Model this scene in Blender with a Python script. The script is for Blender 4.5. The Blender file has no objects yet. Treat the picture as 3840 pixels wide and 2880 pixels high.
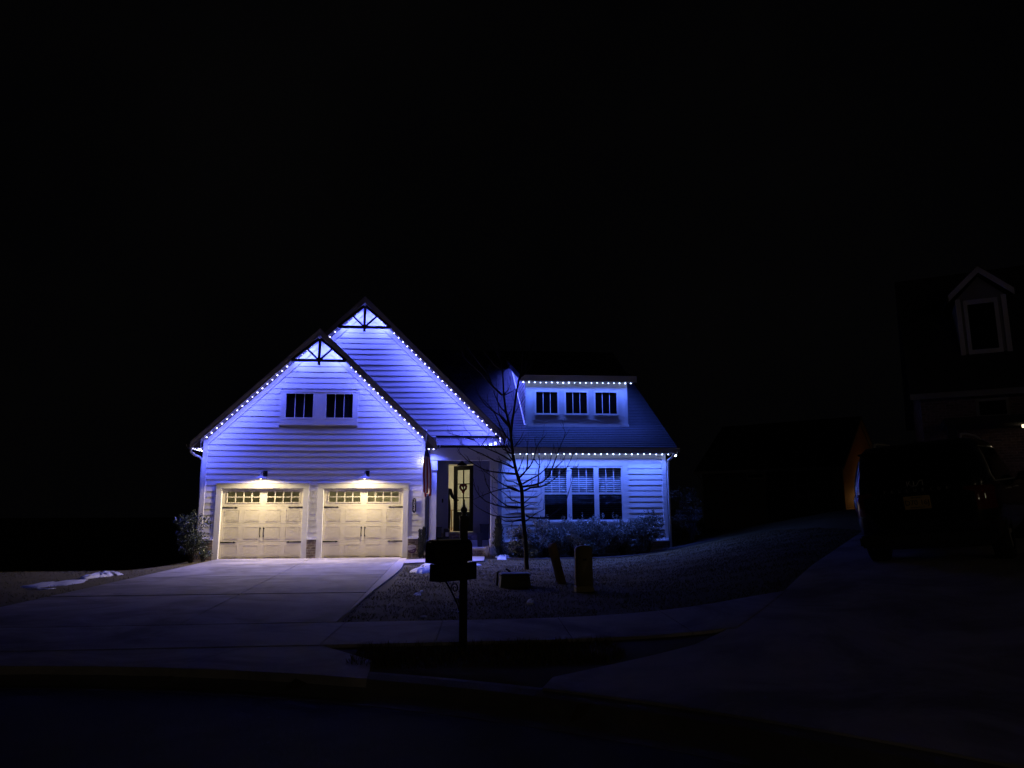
import bpy, bmesh, math, random
from mathutils import Vector, Matrix
random.seed(7)
R = math.radians
scene = bpy.context.scene
COL = scene.collection

# ------------------------------------------------------------------ camera, world, exposure
cam_data = bpy.data.cameras.new("camera")
cam = bpy.data.objects.new("camera", cam_data)
COL.objects.link(cam)
cam_data.sensor_fit = 'HORIZONTAL'
cam_data.sensor_width = 36.0
cam_data.lens = 2663.0 / 3840.0 * 36.0
cam_data.clip_start = 0.05
cam_data.clip_end = 2000.0
yaw, pitch, roll = 0.08794, 0.17294, -0.00412
_f = Vector((math.sin(yaw) * math.cos(pitch), math.cos(yaw) * math.cos(pitch), math.sin(pitch)))
_r0 = Vector((math.cos(yaw), -math.sin(yaw), 0))
_u0 = _r0.cross(_f)
_r = _r0 * math.cos(roll) + _u0 * math.sin(roll)
_u = _u0 * math.cos(roll) - _r0 * math.sin(roll)
_m = Matrix((_r, _u, -_f)).transposed().to_4x4()
_m.translation = Vector((4.164, -22.604, 1.509))
cam.matrix_world = _m
scene.camera = cam

world = bpy.data.worlds.new("World")
scene.world = world
world.use_nodes = True
_bg = world.node_tree.nodes["Background"]
_bg.inputs["Color"].default_value = (0.85, 0.85, 1.0, 1)      # moonless night sky, almost black
_bg.inputs["Strength"].default_value = 0.0011
_tc = world.node_tree.nodes.new("ShaderNodeTexCoord"); _nz = world.node_tree.nodes.new("ShaderNodeTexNoise"); _rp = world.node_tree.nodes.new("ShaderNodeValToRGB")
_nz.inputs["Scale"].default_value = 2.2; _nz.inputs["Detail"].default_value = 5
_rp.color_ramp.elements[0].position = 0.35; _rp.color_ramp.elements[0].color = (0.45, 0.45, 0.62, 1)      # thin night cloud
_rp.color_ramp.elements[1].position = 0.68; _rp.color_ramp.elements[1].color = (1.0, 0.95, 1.05, 1)
world.node_tree.links.new(_tc.outputs["Generated"], _nz.inputs["Vector"]); world.node_tree.links.new(_nz.outputs["Fac"], _rp.inputs[0]); world.node_tree.links.new(_rp.outputs[0], _bg.inputs["Color"])
scene.view_settings.view_transform = 'Standard'
scene.view_settings.look = 'None'
scene.view_settings.exposure = 0.0
scene.view_settings.gamma = 1.0
scene.render.engine = 'CYCLES'
scene.cycles.use_denoising = True
scene.cycles.sample_clamp_indirect = 4.0
scene.cycles.max_bounces = 6
scene.cycles.use_light_tree = True

LED_W, LED_SMOOTH = 31.0, 0.32
LED_VIOLET = (0.105, 0.135, 1.0)
LED_BLUE = (0.085, 0.175, 1.0)
BARN_W = 385.0
BARN_COL = (1.0, 0.80, 0.46)

# ------------------------------------------------------------------ materials
def nt(name):
    m = bpy.data.materials.new(name); m.use_nodes = True
    n = m.node_tree.nodes; l = m.node_tree.links
    return m, n, l, n["Principled BSDF"]
def mat(name, col, rough=0.6, metal=0.0, var=0.15, scale=6.0, bump=0.0, bscale=40.0, spec=0.5, coat=0.0, stretch=None, stain=0.0, contrast=False):
    m, n, l, b = nt(name)
    b.inputs["Roughness"].default_value = rough
    b.inputs["Metallic"].default_value = metal
    b.inputs["Specular IOR Level"].default_value = spec
    if coat: b.inputs["Coat Weight"].default_value = coat; b.inputs["Coat Roughness"].default_value = 0.03
    tc = n.new("ShaderNodeTexCoord")
    src = tc.outputs["Object"]
    if stretch:
        mp = n.new("ShaderNodeMapping"); mp.inputs["Scale"].default_value = stretch
        l.new(src, mp.inputs["Vector"]); src = mp.outputs["Vector"]
    nz = n.new("ShaderNodeTexNoise"); nz.inputs["Scale"].default_value = scale; nz.inputs["Detail"].default_value = 6
    l.new(src, nz.inputs["Vector"])
    mx = n.new("ShaderNodeMix"); mx.data_type = 'RGBA'
    a = [max(0, c * (1 - var)) for c in col] + [1]; c2 = [min(1, c * (1 + var)) for c in col] + [1]
    mx.inputs["A"].default_value = a; mx.inputs["B"].default_value = c2
    fac = nz.outputs["Fac"]
    if contrast:
        cr_ = n.new("ShaderNodeMapRange"); cr_.inputs["From Min"].default_value = .44; cr_.inputs["From Max"].default_value = .60
        l.new(fac, cr_.inputs["Value"]); fac = cr_.outputs["Result"]
    l.new(fac, mx.inputs["Factor"]); res = mx.outputs["Result"]
    if stain:                                    # blotches of wear and old spills with shapes of their own
        n2 = n.new("ShaderNodeTexNoise"); n2.inputs["Scale"].default_value = 0.55; n2.inputs["Detail"].default_value = 9; n2.inputs["Roughness"].default_value = 0.65; n2.inputs["Distortion"].default_value = 1.2
        l.new(tc.outputs["Object"], n2.inputs["Vector"])
        rp = n.new("ShaderNodeValToRGB"); rp.color_ramp.elements[0].position = .38; rp.color_ramp.elements[0].color = (1 - stain, 1 - stain, 1 - stain, 1); rp.color_ramp.elements[1].position = .6
        l.new(n2.outputs["Fac"], rp.inputs[0])
        m2 = n.new("ShaderNodeMix"); m2.data_type = 'RGBA'; m2.blend_type = 'MULTIPLY'; m2.inputs["Factor"].default_value = 1.0
        l.new(res, m2.inputs["A"]); l.new(rp.outputs[0], m2.inputs["B"]); res = m2.outputs["Result"]
    l.new(res, b.inputs["Base Color"])
    if bump:
        nb = n.new("ShaderNodeTexNoise"); nb.inputs["Scale"].default_value = bscale; nb.inputs["Detail"].default_value = 8
        l.new(src, nb.inputs["Vector"])
        bp = n.new("ShaderNodeBump"); bp.inputs["Strength"].default_value = bump; bp.inputs["Distance"].default_value = 0.02
        l.new(nb.outputs["Fac"], bp.inputs["Height"]); l.new(bp.outputs["Normal"], b.inputs["Normal"])
    return m
def emis(name, col, strength):
    m, n, l, b = nt(name)
    b.inputs["Base Color"].default_value = (*col, 1)
    b.inputs["Emission Color"].default_value = (*col, 1)
    b.inputs["Emission Strength"].default_value = strength
    return m
def glass(name, tint=(0.8, 0.85, 0.85), refl=1.0, rough=0.02):
    m, n, l, b = nt(name); n.remove(b)
    tr = n.new("ShaderNodeBsdfTransparent"); tr.inputs["Color"].default_value = (*tint, 1)
    gl = n.new("ShaderNodeBsdfGlossy"); gl.inputs["Roughness"].default_value = rough
    lw = n.new("ShaderNodeLayerWeight"); lw.inputs["Blend"].default_value = 0.5
    fr = n.new("ShaderNodeMath"); fr.operation = 'POWER'; fr.inputs[1].default_value = 5.0; l.new(lw.outputs["Facing"], fr.inputs[0])
    ml = n.new("ShaderNodeMath"); ml.operation = 'MULTIPLY_ADD'; ml.inputs[1].default_value = 0.7 * refl; ml.inputs[2].default_value = 0.045 * refl
    mx = n.new("ShaderNodeMixShader")
    l.new(fr.outputs[0], ml.inputs[0]); l.new(ml.outputs[0], mx.inputs[0])
    l.new(tr.outputs[0], mx.inputs[1]); l.new(gl.outputs[0], mx.inputs[2])
    l.new(mx.outputs[0], n["Material Output"].inputs["Surface"])
    return m
def brickmat(name, cols, mortar, sx=1.0):
    m, n, l, b = nt(name)
    tc = n.new("ShaderNodeTexCoord"); mp = n.new("ShaderNodeMapping")
    mp.inputs["Rotation"].default_value = (R(90), 0, 0)
    l.new(tc.outputs["Object"], mp.inputs["Vector"])
    bt = n.new("ShaderNodeTexBrick")
    bt.inputs["Scale"].default_value = 1.0
    bt.inputs["Brick Width"].default_value = 0.21; bt.inputs["Row Height"].default_value = 0.075
    bt.inputs["Mortar Size"].default_value = 0.006; bt.inputs["Mortar Smooth"].default_value = 0.2
    bt.inputs["Bias"].default_value = -0.1
    bt.inputs["Color1"].default_value = (*cols[0], 1); bt.inputs["Color2"].default_value = (*cols[1], 1)
    bt.inputs["Mortar"].default_value = (*mortar, 1)
    l.new(mp.outputs[0], bt.inputs["Vector"])
    nz = n.new("ShaderNodeTexNoise"); nz.inputs["Scale"].default_value = 14; nz.inputs["Detail"].default_value = 6
    l.new(tc.outputs["Object"], nz.inputs["Vector"])
    mx = n.new("ShaderNodeMix"); mx.data_type = 'RGBA'; mx.blend_type = 'MULTIPLY'; mx.inputs["Factor"].default_value = 0.8
    rp = n.new("ShaderNodeValToRGB"); rp.color_ramp.elements[0].position = .3; rp.color_ramp.elements[0].color = (.35, .33, .32, 1); rp.color_ramp.elements[1].position = .65
    l.new(nz.outputs["Fac"], rp.inputs[0])
    l.new(bt.outputs["Color"], mx.inputs["A"]); l.new(rp.outputs[0], mx.inputs["B"])
    l.new(mx.outputs["Result"], b.inputs["Base Color"])
    bp = n.new("ShaderNodeBump"); bp.inputs["Strength"].default_value = 0.8; bp.inputs["Distance"].default_value = 0.01
    bp.invert = True
    l.new(bt.outputs["Fac"], bp.inputs["Height"]); l.new(bp.outputs["Normal"], b.inputs["Normal"])
    b.inputs["Roughness"].default_value = 0.85
    return m
M = dict(
    siding=mat("siding_paint", (0.74, 0.74, 0.75), 0.55, var=0.06, scale=2.5, stretch=(0.4, 1, 5)),
    trim=mat("trim_paint", (0.78, 0.78, 0.78), 0.5, var=0.04, scale=3, bump=0.05, bscale=30),
    panel=mat("dormer_panel_paint", (0.66, 0.67, 0.70), 0.6, var=0.06, scale=3),
    porchwall=mat("porch_wall_paint", (0.34, 0.35, 0.42), 0.7, var=0.06, scale=2),
    fascia=mat("dark_bronze_fascia", (0.42, 0.39, 0.39), 0.5, var=0.15, scale=5),
    soffit=mat("soffit_paint", (0.24, 0.215, 0.20), 0.6, var=0.1, scale=4),
    blackmetal=mat("black_metal", (0.012, 0.012, 0.014), 0.4, metal=0.3, var=0.2, spec=0.4),
    timber=mat("dark_stained_timber", (0.028, 0.022, 0.02), 0.7, var=0.3, scale=8, bump=.2),
    shingle=mat("asphalt_shingle", (0.030, 0.036, 0.060), 0.9, var=0.6, scale=9, bump=0.5, bscale=120, stretch=(3, 1, 1)),
    seam=mat("standing_seam_metal", (0.30, 0.30, 0.34), 0.22, metal=0.9, var=0.06, scale=2),
    gutter=mat("gutter_paint", (0.72, 0.72, 0.72), 0.35, var=0.04),
    garage=mat("garage_door_paint", (0.72, 0.67, 0.60), 0.5, var=0.05, scale=3, bump=0.06, bscale=60, stretch=(1, 1, .15)),
    brick=brickmat("brown_brick", ((0.33, 0.25, 0.21), (0.16, 0.125, 0.11)), (0.46, 0.42, 0.38)),
    redbrick=brickmat("neighbour_brick", ((0.24, 0.15, 0.12), (0.13, 0.08, 0.07)), (0.28, 0.25, 0.22)),
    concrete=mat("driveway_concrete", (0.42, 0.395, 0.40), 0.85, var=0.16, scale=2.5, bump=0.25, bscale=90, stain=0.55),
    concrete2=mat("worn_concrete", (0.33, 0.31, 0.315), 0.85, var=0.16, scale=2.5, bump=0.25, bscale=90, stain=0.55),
    kerbstone=mat("weathered_kerb_concrete", (0.17, 0.16, 0.155), 0.9, var=0.2, scale=3, bump=0.3, bscale=60, stain=0.4),
    dulltrim=mat("neighbour_trim_paint", (0.50, 0.48, 0.47), 0.6, var=0.06),
    walk=mat("pale_concrete", (0.50, 0.47, 0.46), 0.85, var=0.12, scale=1.5, bump=0.2, bscale=90),
    asphalt=mat("asphalt", (0.05, 0.05, 0.052), 0.85, var=0.3, scale=2.0, bump=0.7, bscale=160, stain=0.4),
    lawn=mat("dormant_lawn", (0.088, 0.073, 0.023), 0.95, var=0.3, scale=1.2, bump=0.25, bscale=300),
    grass=mat("dry_grass", (0.092, 0.077, 0.024), 0.9, var=0.35, scale=1.6),
    mulch=mat("dark_mulch", (0.03, 0.022, 0.018), 0.95, var=0.5, scale=20, bump=1.0, bscale=60),
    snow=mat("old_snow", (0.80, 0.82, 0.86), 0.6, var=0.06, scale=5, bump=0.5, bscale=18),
    bark=mat("tree_bark", (0.032, 0.027, 0.025), 0.9, var=0.4, scale=25, bump=0.6, bscale=60),
    leaf=mat("glossy_leaf", (0.055, 0.075, 0.045), 0.35, var=0.5, scale=3),
    leafpale=mat("pale_leaf", (0.26, 0.27, 0.24), 0.28, var=0.92, scale=30, contrast=True),  # leaf sparkle put into the colour as strong light and dark flecks
    evergreen=mat("evergreen_sprig", (0.04, 0.045, 0.03), 0.7, var=0.5, scale=8),
    straw=mat("dry_ornamental_grass", (0.32, 0.27, 0.22), 0.8, var=0.3, scale=10),
    mailbox=mat("black_painted_metal", (0.012, 0.012, 0.013), 0.3, metal=0.2, var=0.1, coat=0.4),
    greenbox=mat("green_utility_plastic", (0.07, 0.085, 0.06), 0.6, var=0.15, scale=6),
    beige=mat("weathered_tan_plastic", (0.26, 0.22, 0.11), 0.6, var=0.18, scale=5),
    orange=mat("faded_marker_plastic", (0.33, 0.22, 0.11), 0.65, var=0.2, scale=5),
    red=mat("flag_red", (0.42, 0.035, 0.035), 0.8, var=0.08), white=mat("flag_white", (0.7, 0.7, 0.7), 0.8, var=0.05),
    blue=mat("flag_blue", (0.03, 0.035, 0.13), 0.8, var=0.1),
    signwhite=mat("sign_white", (0.72, 0.70, 0.72), 0.5, var=0.03), signpurple=mat("sign_purple", (0.10, 0.03, 0.13), 0.5, var=0.05),
    silver=mat("brushed_silver", (0.6, 0.6, 0.6), 0.3, metal=0.8, var=0.05),
    interior=mat("interior_wall_paint", (0.62, 0.60, 0.50), 0.8, var=0.05, scale=1.5),
    wood=mat("interior_wood", (0.25, 0.15, 0.08), 0.5, var=0.2, scale=4),
    cloth=mat("dark_clothing", (0.012, 0.012, 0.015), 0.9, var=0.2), skin=mat("skin", (0.30, 0.17, 0.12), 0.6, var=0.08), hair=mat("dark_hair", (0.02, 0.014, 0.01), 0.6),
    wreath=mat("dark_red_wreath", (0.10, 0.015, 0.015), 0.9, var=0.5, scale=30),
    slat=mat("blind_slat", (0.8, 0.8, 0.8), 0.5, var=0.04),
    screen=mat("insect_screen", (0.02, 0.02, 0.023), 0.7, var=0.1),
    carpaint=mat("black_car_paint", (0.006, 0.006, 0.008), 0.18, metal=0.0, var=0.1, coat=1.0),
    carglass=mat("dark_car_glass", (0.004, 0.004, 0.005), 0.04, var=0.0, spec=0.6),
    rubber=mat("tyre_rubber", (0.015, 0.015, 0.015), 0.85, var=0.2), chrome=mat("chrome", (0.7, 0.7, 0.7), 0.12, metal=1.0, var=0.02),
    satin=mat("satin_silver_trim", (0.5, 0.49, 0.48), 0.35, metal=0.25, var=0.05),
    taillens=mat("red_lens", (0.12, 0.006, 0.008), 0.12, var=0.1, coat=0.6),
    plate=mat("yellow_number_plate", (0.62, 0.42, 0.14), 0.45, var=0.08), ink=mat("dark_ink", (0.02, 0.018, 0.02), 0.6),
    greysiding=mat("neighbour_grey_siding", (0.20, 0.19, 0.18), 0.7, var=0.1), tansiding=mat("neighbour_tan_siding", (0.50, 0.40, 0.28), 0.7, var=0.08),
    darkroof=mat("neighbour_shingle", (0.04, 0.04, 0.042), 0.95, var=0.4, scale=8),
    white2=mat("white_paper", (0.7, 0.7, 0.7), 0.7),
    planter=mat("dark_planter", (0.02, 0.02, 0.023), 0.6, var=0.2),
)
M["pane"] = glass("window_glass", (0.93, 0.95, 0.95), 1.0)
M["dimpane"] = glass("dark_window_glass", (0.35, 0.37, 0.4), 1.0)
M["led"] = emis("led_violet", (0.5, 0.5, 1.0), 18.0)
M["ledb"] = emis("led_blue", (0.48, 0.6, 1.0), 18.0)
M["warmbulb"] = emis("warm_bulb", (1.0, 0.82, 0.5), 25.0)
M["disc"] = emis("warm_disc", (1.0, 0.8, 0.5), 2.0)
M["coolbulb"] = emis("cool_bulb", (0.9, 0.9, 1.0), 25.0)

# ------------------------------------------------------------------ mesh helpers
class MB:
    def __init__(s): s.v = []; s.f = []
    def add(s, vs, fs):
        k = len(s.v); s.v += [tuple(v) for v in vs]; s.f += [tuple(i + k for i in f) for f in fs]
    def box(s, x0, x1, y0, y1, z0, z1):
        s.add([(x0, y0, z0), (x1, y0, z0), (x1, y1, z0), (x0, y1, z0), (x0, y0, z1), (x1, y0, z1), (x1, y1, z1), (x0, y1, z1)],
              [(3, 2, 1, 0), (4, 5, 6, 7), (0, 1, 5, 4), (1, 2, 6, 5), (2, 3, 7, 6), (3, 0, 4, 7)])
        return s
    def bar(s, a, b, w, d, up=(0, 1, 0)):
        """rectangular bar from a to b, width w across, depth d along 'up'"""
        a = Vector(a); b = Vector(b); t = (b - a).normalized(); up = Vector(up)
        sd = t.cross(up).normalized() * (w / 2); up2 = sd.cross(t).normalized() * (d / 2)
        vs = []
        for p in (a, b):
            vs += [p - sd - up2, p + sd - up2, p + sd + up2, p - sd + up2]
        s.add(vs, [(3, 2, 1, 0), (4, 5, 6, 7), (0, 1, 5, 4), (1, 2, 6, 5), (2, 3, 7, 6), (3, 0, 4, 7)])
        return s
    def prism(s, poly, a, b, f):
        """poly of 2-d points swept from a to b; f(u, v, w) -> xyz"""
        n = len(poly)
        s.add([f(u, v, a) for u, v in poly] + [f(u, v, b) for u, v in poly],
              [tuple(range(n))[::-1], tuple(range(n, 2 * n))] + [(i, (i + 1) % n, n + (i + 1) % n, n + i) for i in range(n)])
        return s
    def tube(s, pts, rad, n=8, cap=True):
        pts = [Vector(p) for p in pts]
        if not hasattr(rad, '__len__'): rad = [rad] * len(pts)
        k = len(s.v); up = None
        for i, p in enumerate(pts):
            t = (pts[min(i + 1, len(pts) - 1)] - pts[max(i - 1, 0)])
            t = t.normalized() if t.length > 1e-9 else Vector((0, 0, 1))
            if up is None: up = Vector((0, 0, 1)) if abs(t.z) < 0.9 else Vector((1, 0, 0))
            sd = t.cross(up).normalized(); up = sd.cross(t).normalized()
            for j in range(n):
                a = 2 * math.pi * j / n
                s.v.append(tuple(p + (sd * math.cos(a) + up * math.sin(a)) * rad[i]))
        for i in range(len(pts) - 1):
            for j in range(n):
                a = k + i * n + j; b = k + i * n + (j + 1) % n
                s.f.append((a, b, b + n, a + n))
        if cap:
            s.f.append(tuple(k + j for j in range(n))[::-1]); e = k + (len(pts) - 1) * n
            s.f.append(tuple(e + j for j in range(n)))
        return s
    def lathe(s, c, prof, n=20, axis='z'):
        c = Vector(c); k = len(s.v)
        for r, h in prof:
            for j in range(n):
                a = 2 * math.pi * j / n
                if axis == 'z': q = (r * math.cos(a), r * math.sin(a), h)
                elif axis == 'y': q = (r * math.cos(a), h, r * math.sin(a))
                else: q = (h, r * math.cos(a), r * math.sin(a))
                s.v.append(tuple(c + Vector(q)))
        for i in range(len(prof) - 1):
            for j in range(n):
                a = k + i * n + j; b = k + i * n + (j + 1) % n
                s.f.append((a, b, b + n, a + n))
        return s
    def ball(s, c, r, n=10, m=7, sc=(1, 1, 1)):
        k = len(s.v)
        for i in range(m + 1):
            th = math.pi * i / m
            for j in range(n):
                a = 2 * math.pi * j / n
                s.v.append((c[0] + r * sc[0] * math.sin(th) * math.cos(a), c[1] + r * sc[1] * math.sin(th) * math.sin(a), c[2] + r * sc[2] * math.cos(th)))
        for i in range(m):
            for j in range(n):
                a = k + i * n + j; b = k + i * n + (j + 1) % n
                s.f.append((a, a + n, b + n, b))
        return s
    def build(s, name, m, parent=None, smooth=False, bevel=0.0, local=False, origin=None):
        """links the collected faces as ONE mesh object; vertices are world coordinates unless local"""
        off = Vector((0, 0, 0))
        if origin is not None: off = Vector(origin)
        elif parent is not None and not local: off = wloc(parent)
        me = bpy.data.meshes.new(name)
        me.from_pydata([tuple(Vector(v) - off) for v in s.v], [], s.f)
        me.materials.append(m)
        bm = bmesh.new(); bm.from_mesh(me)
        bmesh.ops.recalc_face_normals(bm, faces=bm.faces)
        if bevel: 
            bmesh.ops.remove_doubles(bm, verts=bm.verts, dist=1e-5)
            bmesh.ops.bevel(bm, geom=[e for e in bm.edges if e.is_manifold and e.calc_face_angle(0) > 0.6], offset=bevel, segments=2, affect='EDGES', clamp_overlap=True)
        bm.to_mesh(me); bm.free()
        if smooth:
            for p in me.polygons: p.use_smooth = True
        o = bpy.data.objects.new(name, me); COL.objects.link(o)
        if parent is not None: o.parent = parent
        elif origin is not None: o.location = off
        return o
def wloc(o):
    v = Vector((0, 0, 0))
    while o is not None: v += o.location; o = o.parent
    return v
def tag(o, label=None, cat=None, group=None, kind=None):
    if label: o["label"] = label
    if cat: o["category"] = cat
    if group: o["group"] = group
    if kind: o["kind"] = kind
    return o
def thing(name, loc, label, cat, group=None, rz=0.0):
    o = bpy.data.objects.new(name, None); COL.objects.link(o)
    o.location = loc; o.rotation_euler = (0, 0, rz); o.empty_display_size = 0.2
    return tag(o, label, cat, group)
def text(name, s, m, parent, size, mat4, extrude=0.002, align='CENTER'):
    cu = bpy.data.curves.new("lettering", 'FONT'); cu.body = s; cu.size = size; cu.extrude = extrude
    cu.align_x = align; cu.align_y = 'CENTER'
    t = bpy.data.objects.new("lettering", cu); COL.objects.link(t)
    dg = bpy.context.evaluated_depsgraph_get()
    me = bpy.data.meshes.new_from_object(t.evaluated_get(dg))
    bpy.data.objects.remove(t); bpy.data.curves.remove(cu)
    me.transform(mat4); me.materials.clear(); me.materials.append(m)
    o = bpy.data.objects.new(name, me); COL.objects.link(o); o.parent = parent
    return o
FACE_Y = Matrix(((1, 0, 0, 0), (0, 0, -1, 0), (0, 1, 0, 0), (0, 0, 0, 1)))    # text facing -Y
def lamp(kind, loc, watts, col, parent, size=0.03, direction=None, angle=150, blend=0.6, falloff=None):
    d = bpy.data.lights.new(parent.name + "_light", kind); d.energy = watts; d.color = col; d.shadow_soft_size = size
    if kind == 'SPOT': d.spot_size = R(angle); d.spot_blend = blend
    if falloff:
        d.use_nodes = True; n = d.node_tree.nodes; l = d.node_tree.links
        fo = n.new("ShaderNodeLightFalloff"); fo.inputs["Strength"].default_value = 1.0; fo.inputs["Smooth"].default_value = falloff[1]
        l.new(fo.outputs[falloff[0]], n["Emission"].inputs["Strength"])
    o = bpy.data.objects.new(parent.name + "_light", d); COL.objects.link(o)
    o.parent = parent; o.location = Vector(loc) - wloc(parent)
    if direction is not None: o.rotation_euler = Vector(direction).to_track_quat('-Z', 'Y').to_euler()
    return o
def smooth01(t): t = max(0.0, min(1.0, t)); return t * t * (3 - 2 * t)

# ------------------------------------------------------------------ ground
CUL = (-1.0, -26.1); CUL_R = 11.1
def soft(a, w=0.8): return w * math.log1p(math.exp(max(-40, min(40, a / w))))
def ground_z(x, y):
    u = (x - 11.0) * 0.848 - (y + 12.7) * 0.53; v = (x - 11.0) * 0.53 + (y + 12.7) * 0.848
    h = 0.62 + 0.075 * max(-2.0, min(u, 12.0)) + 0.055 * min(v, 16.0) + 0.19 * min(0.0, u + 2.0)
    h = soft(h, 0.12)
    r = math.hypot(x - CUL[0], y - CUL[1])
    h *= smooth01((r - 11.6) / 7.5)
    if x < -3.2: h -= 0.10 * soft(y + 3.2, 0.8) * smooth01((-3.2 - x) / 1.5) * 0.9
    return h
def sheet(name, poly, dz, m, kind='structure', step=0.35, parent=None, thick=0.0):
    """a sheet over polygon poly that follows the ground, dz above it"""
    bm = bmesh.new()
    f = bm.faces.new([bm.verts.new((x, y, 0)) for x, y in poly])
    xs = [p[0] for p in poly]; ys = [p[1] for p in poly]
    for ax, lo, hi in ((0, min(xs), max(xs)), (1, min(ys), max(ys))):
        n = int((hi - lo) / step)
        for i in range(1, n + 1):
            c = lo + i * (hi - lo) / (n + 1)
            no = (1, 0, 0) if ax == 0 else (0, 1, 0); co = (c, 0, 0) if ax == 0 else (0, c, 0)
            bmesh.ops.bisect_plane(bm, geom=bm.verts[:] + bm.edges[:] + bm.faces[:], plane_co=co, plane_no=no)
    for v in bm.verts: v.co.z = ground_z(v.co.x, v.co.y) + dz
    if thick:
        ret = bmesh.ops.extrude_face_region(bm, geom=bm.faces[:])
        for g in ret['geom']:
            if isinstance(g, bmesh.types.BMVert): g.co.z -= thick
    bmesh.ops.recalc_face_normals(bm, faces=bm.faces)
    if not thick:
        for fc in bm.faces:
            if fc.normal.z < 0: fc.normal_flip()
    me = bpy.data.meshes.new(name); bm.to_mesh(me); bm.free(); me.materials.append(m)
    o = bpy.data.objects.new(name, me); COL.objects.link(o)
    if parent is not None: o.parent = parent
    elif kind: o["kind"] = kind
    return o

def build_ground():
    mb = MB()
    xs = [-400, -200, -100, -60, -40, -30, -22] + [-16 + 0.4 * i for i in range(0, 111)] + [32, 40, 60, 100, 200, 400]
    ys = [-200, -100, -60, -45] + [-38 + 0.4 * i for i in range(0, 146)] + [24, 30, 40, 60, 100, 200, 400]
    for y in ys:
        for x in xs:
            r = math.hypot(x - CUL[0], y - CUL[1])
            z = ground_z(x, y)
            if r < CUL_R + 0.05: z = -0.35
            mb.v.append((x, y, z))
    nx = len(xs)
    for j in range(len(ys) - 1):
        for i in range(nx - 1):
            a = j * nx + i; mb.f.append((a, a + 1, a + nx + 1, a + nx))
    tag(mb.build("lawn_ground", M["lawn"], smooth=True), kind='structure')
    # cul-de-sac of asphalt and its rolled concrete kerb
    mb = MB(); n = 128
    mb.v.append((CUL[0], CUL[1], -0.07))
    for rr, z in ((4.0, -0.07), (8.0, -0.08), (CUL_R - 0.28, -0.10)):
        for j in range(n):
            a = 2 * math.pi * j / n; mb.v.append((CUL[0] + rr * math.cos(a), CUL[1] + rr * math.sin(a), z))
    for j in range(n): mb.f.append((0, 1 + j, 1 + (j + 1) % n))
    for k in range(2):
        for j in range(n):
            a = 1 + k * n + j; b = 1 + k * n + (j + 1) % n; mb.f.append((a, a + n, b + n, b))
    tag(mb.build("road", M["asphalt"], smooth=True), kind='structure')
    mb = MB()
    prof = [(CUL_R - 0.30, -0.2), (CUL_R - 0.30, -0.096), (CUL_R - 0.12, -0.108), (CUL_R + 0.0, -0.075), (CUL_R + 0.14, 0.0), (CUL_R + 0.3, 0.012), (CUL_R + 0.42, 0.0), (CUL_R + 0.42, -0.25)]
    mb.lathe((CUL[0], CUL[1], 0), prof, n=160)
    tag(mb.build("kerb", M["kerbstone"], smooth=False), kind='structure')

    # driveway of the lit house: slabs with open joints
    def jx(y): return 0.02 + 0.055 * max(0, -y - 0.4)
    rows = [(-0.02, -2.38), (-2.39, -5.78), (-5.81, -9.22), (-9.31, -12.64)]
    d = bpy.data.objects.new("driveway", None); COL.objects.link(d); d["kind"] = 'structure'
    for a, b in rows:
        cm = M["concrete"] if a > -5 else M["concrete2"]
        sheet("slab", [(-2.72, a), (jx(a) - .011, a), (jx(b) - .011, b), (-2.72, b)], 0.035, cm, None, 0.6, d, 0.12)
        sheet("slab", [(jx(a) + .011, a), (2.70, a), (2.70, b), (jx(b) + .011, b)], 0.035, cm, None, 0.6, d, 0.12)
    # apron beyond the pavement, flaring to the kerb
    def onk(x, e=0.05): return CUL[1] + math.sqrt((CUL_R + e) ** 2 - (x - CUL[0]) ** 2)
    ap = []
    for i in range(13):
        x = -4.2 + (3.45 + 4.2) * i / 12; ap.append((x, onk(x)))
    ap += [(3.42, -15.1), (2.80, -14.27)]
    sheet("apron", [(-4.2, onk(-4.2)), *ap[1:10], (1.95, -14.27), (-3.4, -14.27)], 0.028, M["concrete"], None, 0.6, d, 0.1)
    sheet("apron", [ap[9], *ap[10:], (1.96, -14.27)], 0.028, M["concrete"], None, 0.6, d, 0.1)
    # narrow pale strip widening to the front walk
    wk = bpy.data.objects.new("path", None); COL.objects.link(wk); wk["kind"] = 'structure'
    sheet("slab", [(2.71, -0.45), (2.91, -0.45), (2.93, -1.12), (2.95, -2.5), (2.99, -4.0), (2.94, -6.0), (2.80, -9.0), (2.72, -12.0), (2.71, -12.6)], 0.037, M["walk"], None, 0.6, wk, 0.12)
    sheet("slab", [(2.94, -2.52), (2.94, -1.12), (3.6, -0.85), (4.05, -0.45), (4.05, -0.06), (5.28, -0.06), (5.16, -1.90), (4.7, -2.15), (3.7, -2.22)], 0.045, M["walk"], None, 0.5, wk, 0.12)
    # public pavement
    pv = bpy.data.objects.new("pavement", None); COL.objects.link(pv); pv["kind"] = 'structure'
    X = [-9.0, -6.0, -3.2]
    cuts = [-9.0, -7.2, -5.4, -3.6, -1.8, 0.62, 2.78, 4.05, 5.6, 7.0, 8.35]
    for i in range(len(cuts) - 1):
        a, b = cuts[i] + .004, cuts[i + 1] - .004
        if i == len(cuts) - 2:
            sheet("slab", [(a + .05, -12.68), (8.88, -12.68), (7.50, -14.26), (a - .02, -14.26)], 0.036, M["concrete"], None, 0.5, pv, 0.12); continue
        sk = 0.0 if i < 5 else (0.06 if i == 5 else 0.05)
        sheet("slab", [(a + (0.05 if i > 5 else 0), -12.68), (b + 0.05, -12.68), (b - 0.02, -14.26), (a - 0.02, -14.26)], 0.036, M["concrete"], None, 0.5, pv, 0.12)
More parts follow.
